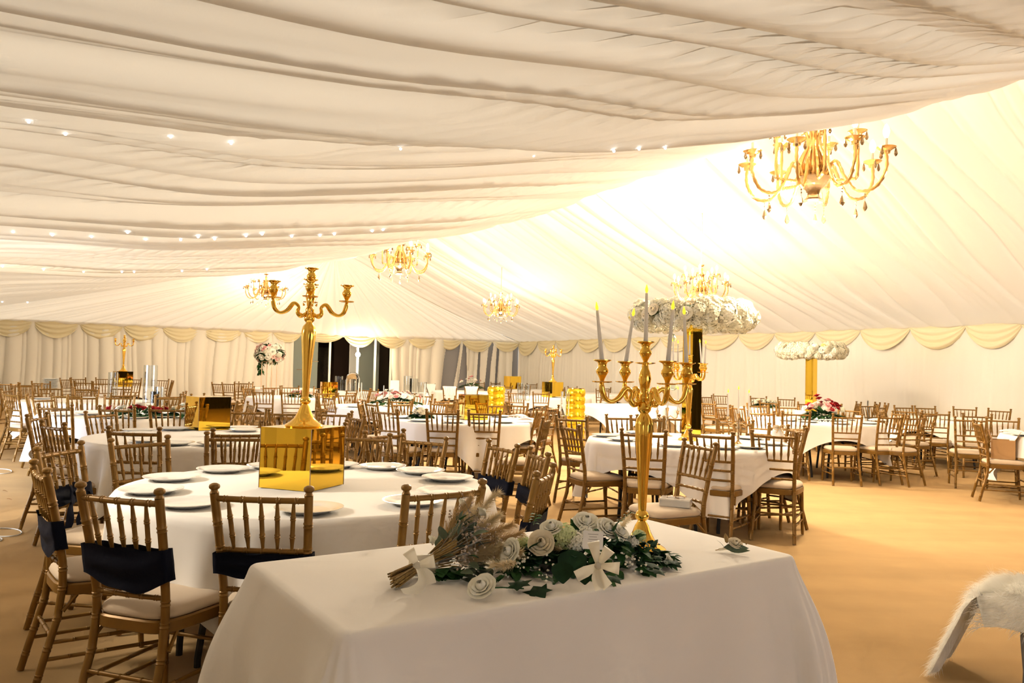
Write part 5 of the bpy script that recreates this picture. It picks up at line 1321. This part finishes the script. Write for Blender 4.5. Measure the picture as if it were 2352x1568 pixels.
# glass cylinders and jars
def cyl(label, px, py, rr, h, z=TOPZ):
    q = U(px, py, z); o = MB().lathe([(0, 0), (rr, 0), (rr, h), (rr - .004, h), (rr - .004, .008), (0, .008)], 24).build('glass_cylinder', 'glass'); o.location = (q.x, q.y, z)
    tag(o, label, 'glass vase', 'clear glass cylinders')
for lab, px, py, rr, h in (('clear glass cylinder left of the far mirror cube at left', 258, 912, .075, .42), ('tallest clear glass cylinder right of the far mirror cube at left', 343, 925, .095, .56), ('short clear glass cylinder next to the tallest one at left', 366, 930, .06, .26), ('squat clear glass cylinder beside the tallest one at left', 355, 932, .06, .20),
                           ('tall clear glass cylinder before the gold foil column', 1195, 918, .07, .36), ('slim clear glass cylinder left of the candelabra pillar table', 1211, 920, .05, .33), ('clear glass cylinder right of front candelabra stem behind plates', 1520, 985, .06, .24),
                           ('clear glass vase standing in the doorway view, leftmost', 778, 896, .10, .36), ('clear glass vase standing in the doorway view, middle', 790, 897, .09, .28), ('glass vase by the tall white card, left one', 936, 903, .10, .42), ('glass vase by the tall white card, right one', 950, 903, .10, .36), ('glass vase between tall card and draped chairs', 970, 904, .10, .28), ('faceted glass vase left of the second gold foil column', 1297, 955, .06, .34)):
    cyl(lab, px, py, rr, h)
q = U(810, 899, TOPZ); t = thing('glass_cloche', 'glass bell cloche below the bare bulb', 'cloche', (q.x, q.y, TOPZ)); MB().lathe([(.17, 0), (.17, .3), (.15, .40), (.08, .46), (0, .475)], 24, cap=False).build('dome', 'glass', t); MB().lathe([(0, -.0), (.19, 0), (.19, .015), (0, .015)], 24).build('base', 'table_ply', t)
# stack of plates at far left
q = U(116, 893, TOPZ)
for k in range(9):
    o = inst('plate', ME_PLATE_FAR); o.location = (q.x, q.y, TOPZ + k * .024); o.scale = (1.15, 1.15, 1); tag(o, 'white plate in the tall stack at far left, %s from top' % ORD[8 - k], 'plate', 'stacked white plates')
# ribbed gold foil columns
def foil(label, px, ptop, Y, w, ztop):
    p = at_depth(px, 900, Y); t = thing('foil_column', label, 'gold column', (p.x, p.y, 0), 0, 'ribbed gold foil columns')
    prof = [(0, 0), (w, 0)]; n = 9
    for k in range(n):
        z0 = ztop * k / n; z1 = ztop * (k + 1) / n
        prof += [(w * .93, z0 + .004), (w, lerp(z0, z1, .25)), (w * 1.02, lerp(z0, z1, .5)), (w, lerp(z0, z1, .78)), (w * .93, z1 - .004)]
    prof += [(0, ztop)]
    MB().lathe(prof, 32).build('ribbed_drum', 'gold_foil', t)
    MB().lathe([(0, ztop), (w * .9, ztop), (w * .9, ztop + .012), (0, ztop + .012)], 32).build('top_disc', 'gold', t)
foil('ribbed gold foil column behind the middle table', 1140, 895, 13.2, .15, 1.09); foil('ribbed gold foil column left of the front candelabra', 1324, 896, 12.6, .145, 1.10)
# cables on the carpet at left
def cable(label, pts, rr=.0045):
    ps = [U(x, y, rr + .001) for x, y in pts]; fine = []
    n = len(ps)
    for i in range(n - 1):
        p0, p1, p2, p3 = ps[max(i - 1, 0)], ps[i], ps[i + 1], ps[min(i + 2, n - 1)]
        for k in range(6):
            f = k / 6; fine.append(.5 * ((2 * p1) + (p2 - p0) * f + (2 * p0 - 5 * p1 + 4 * p2 - p3) * f * f + (3 * p1 - p0 - 3 * p2 + p3) * f ** 3))
    o = MB().tube(fine + [ps[-1]], rr, 8).build('cable', 'cable'); tag(o, label, 'cable', 'white cables on the carpet')
def ring(cx, cy, a, b): return [(cx + a * math.cos(2 * PI * i / 14), cy + b * math.sin(2 * PI * i / 14)) for i in range(15)]
cable('loop of white cable on the carpet at the left edge, nearest larger one', ring(8, 1222, 42, 9.5))
cable('small loop of white cable below the larger one at the left edge', ring(-8, 1238, 13, 4.5))
cable('loop of white cable on the carpet at left edge, farther one', ring(2, 1082, 25, 5.5))
for i, (px, py) in enumerate(((15, 1147), (6, 1128))):
    q = U(px, py, .004); mb = MB(); leaf(mb, (0, 0, .002), (1, .3, .1), .05, .03, random.Random(i), .4); o = mb.build('dry_leaf', 'rust_leaf', sharp=None); o.location = (q.x, q.y, .01); tag(o, ('larger' if i == 0 else 'smaller') + ' fallen brown leaf on the carpet at the left edge', 'leaf', 'fallen leaves')

# ------------------------------------------------------------------ daylight, and unseen lamps added for brightness
area(UV(10.6, VL + .05, 1.2), UV(10.6, 2, .3), 3.6, 2.0, 110, COOL).data.spread = rad(100)
area(UV(-5.5, 3, 1.9), Vector((0, 3, .6)), 5, 2.4, 62, (.86, .89, 1))
point(UV(9, 6.4, 3.9), 650, WARM, .3)  # unseen fill lamp added near the ridge for the nearest tables
spot(Vector((-3.6, 3.2, 2.25)), Vector((-.9, 4.0, .75)), 260, rad(54), (1, .90, .75), .3, .7)  # added fill spot that lifts the nearest round table top
point(UV(1.5, 11.5, 2.4), 150, WARM, .3)  # unseen lamp added to brighten the right side
point(UV(17, -1.6, 2.0), 60, (1, .92, .80), .3)  # unseen lamp added to lift the far left lining and wall
for px, py, w_ in ((27, 1183, 500), (14, 1226, 300), (20, 1242, 120)): spot(UV(3.6, -2.6, 2.25), U(px, py, 0), w_, rad(3.2 if w_ > 400 else 2.6), (1, .97, .92), .01, .3)
spot(UV(11, VL + .2, 2.3), U(90, 890, .85), 500, rad(5), (1, .97, .9))

l = bpy.data.lights.new('sun', 'SUN'); l.energy = 3.1; l.angle = rad(8); l.color = (1, .95, .87)
o = bpy.data.objects.new('sun', l); C.objects.link(o); o.rotation_euler = (A2 * -.90 - N2 * .05 + Vector((0, 0, -.42))).to_track_quat('-Z', 'Y').to_euler()
sc = bpy.context.scene
sc.view_settings.view_transform = 'Standard'; sc.view_settings.look = 'None'; sc.view_settings.gamma = 1; sc.view_settings.exposure = .72; sc.view_settings.use_curve_mapping = False
cy = sc.cycles
cy.use_denoising = True; cy.use_adaptive_sampling = True; cy.adaptive_threshold = .09; cy.adaptive_min_samples = 12
cy.max_bounces = 6; cy.diffuse_bounces = 3; cy.glossy_bounces = 4; cy.transmission_bounces = 5; cy.transparent_max_bounces = 4
cy.caustics_reflective = False; cy.caustics_refractive = False; cy.sample_clamp_indirect = 6; cy.use_light_tree = True
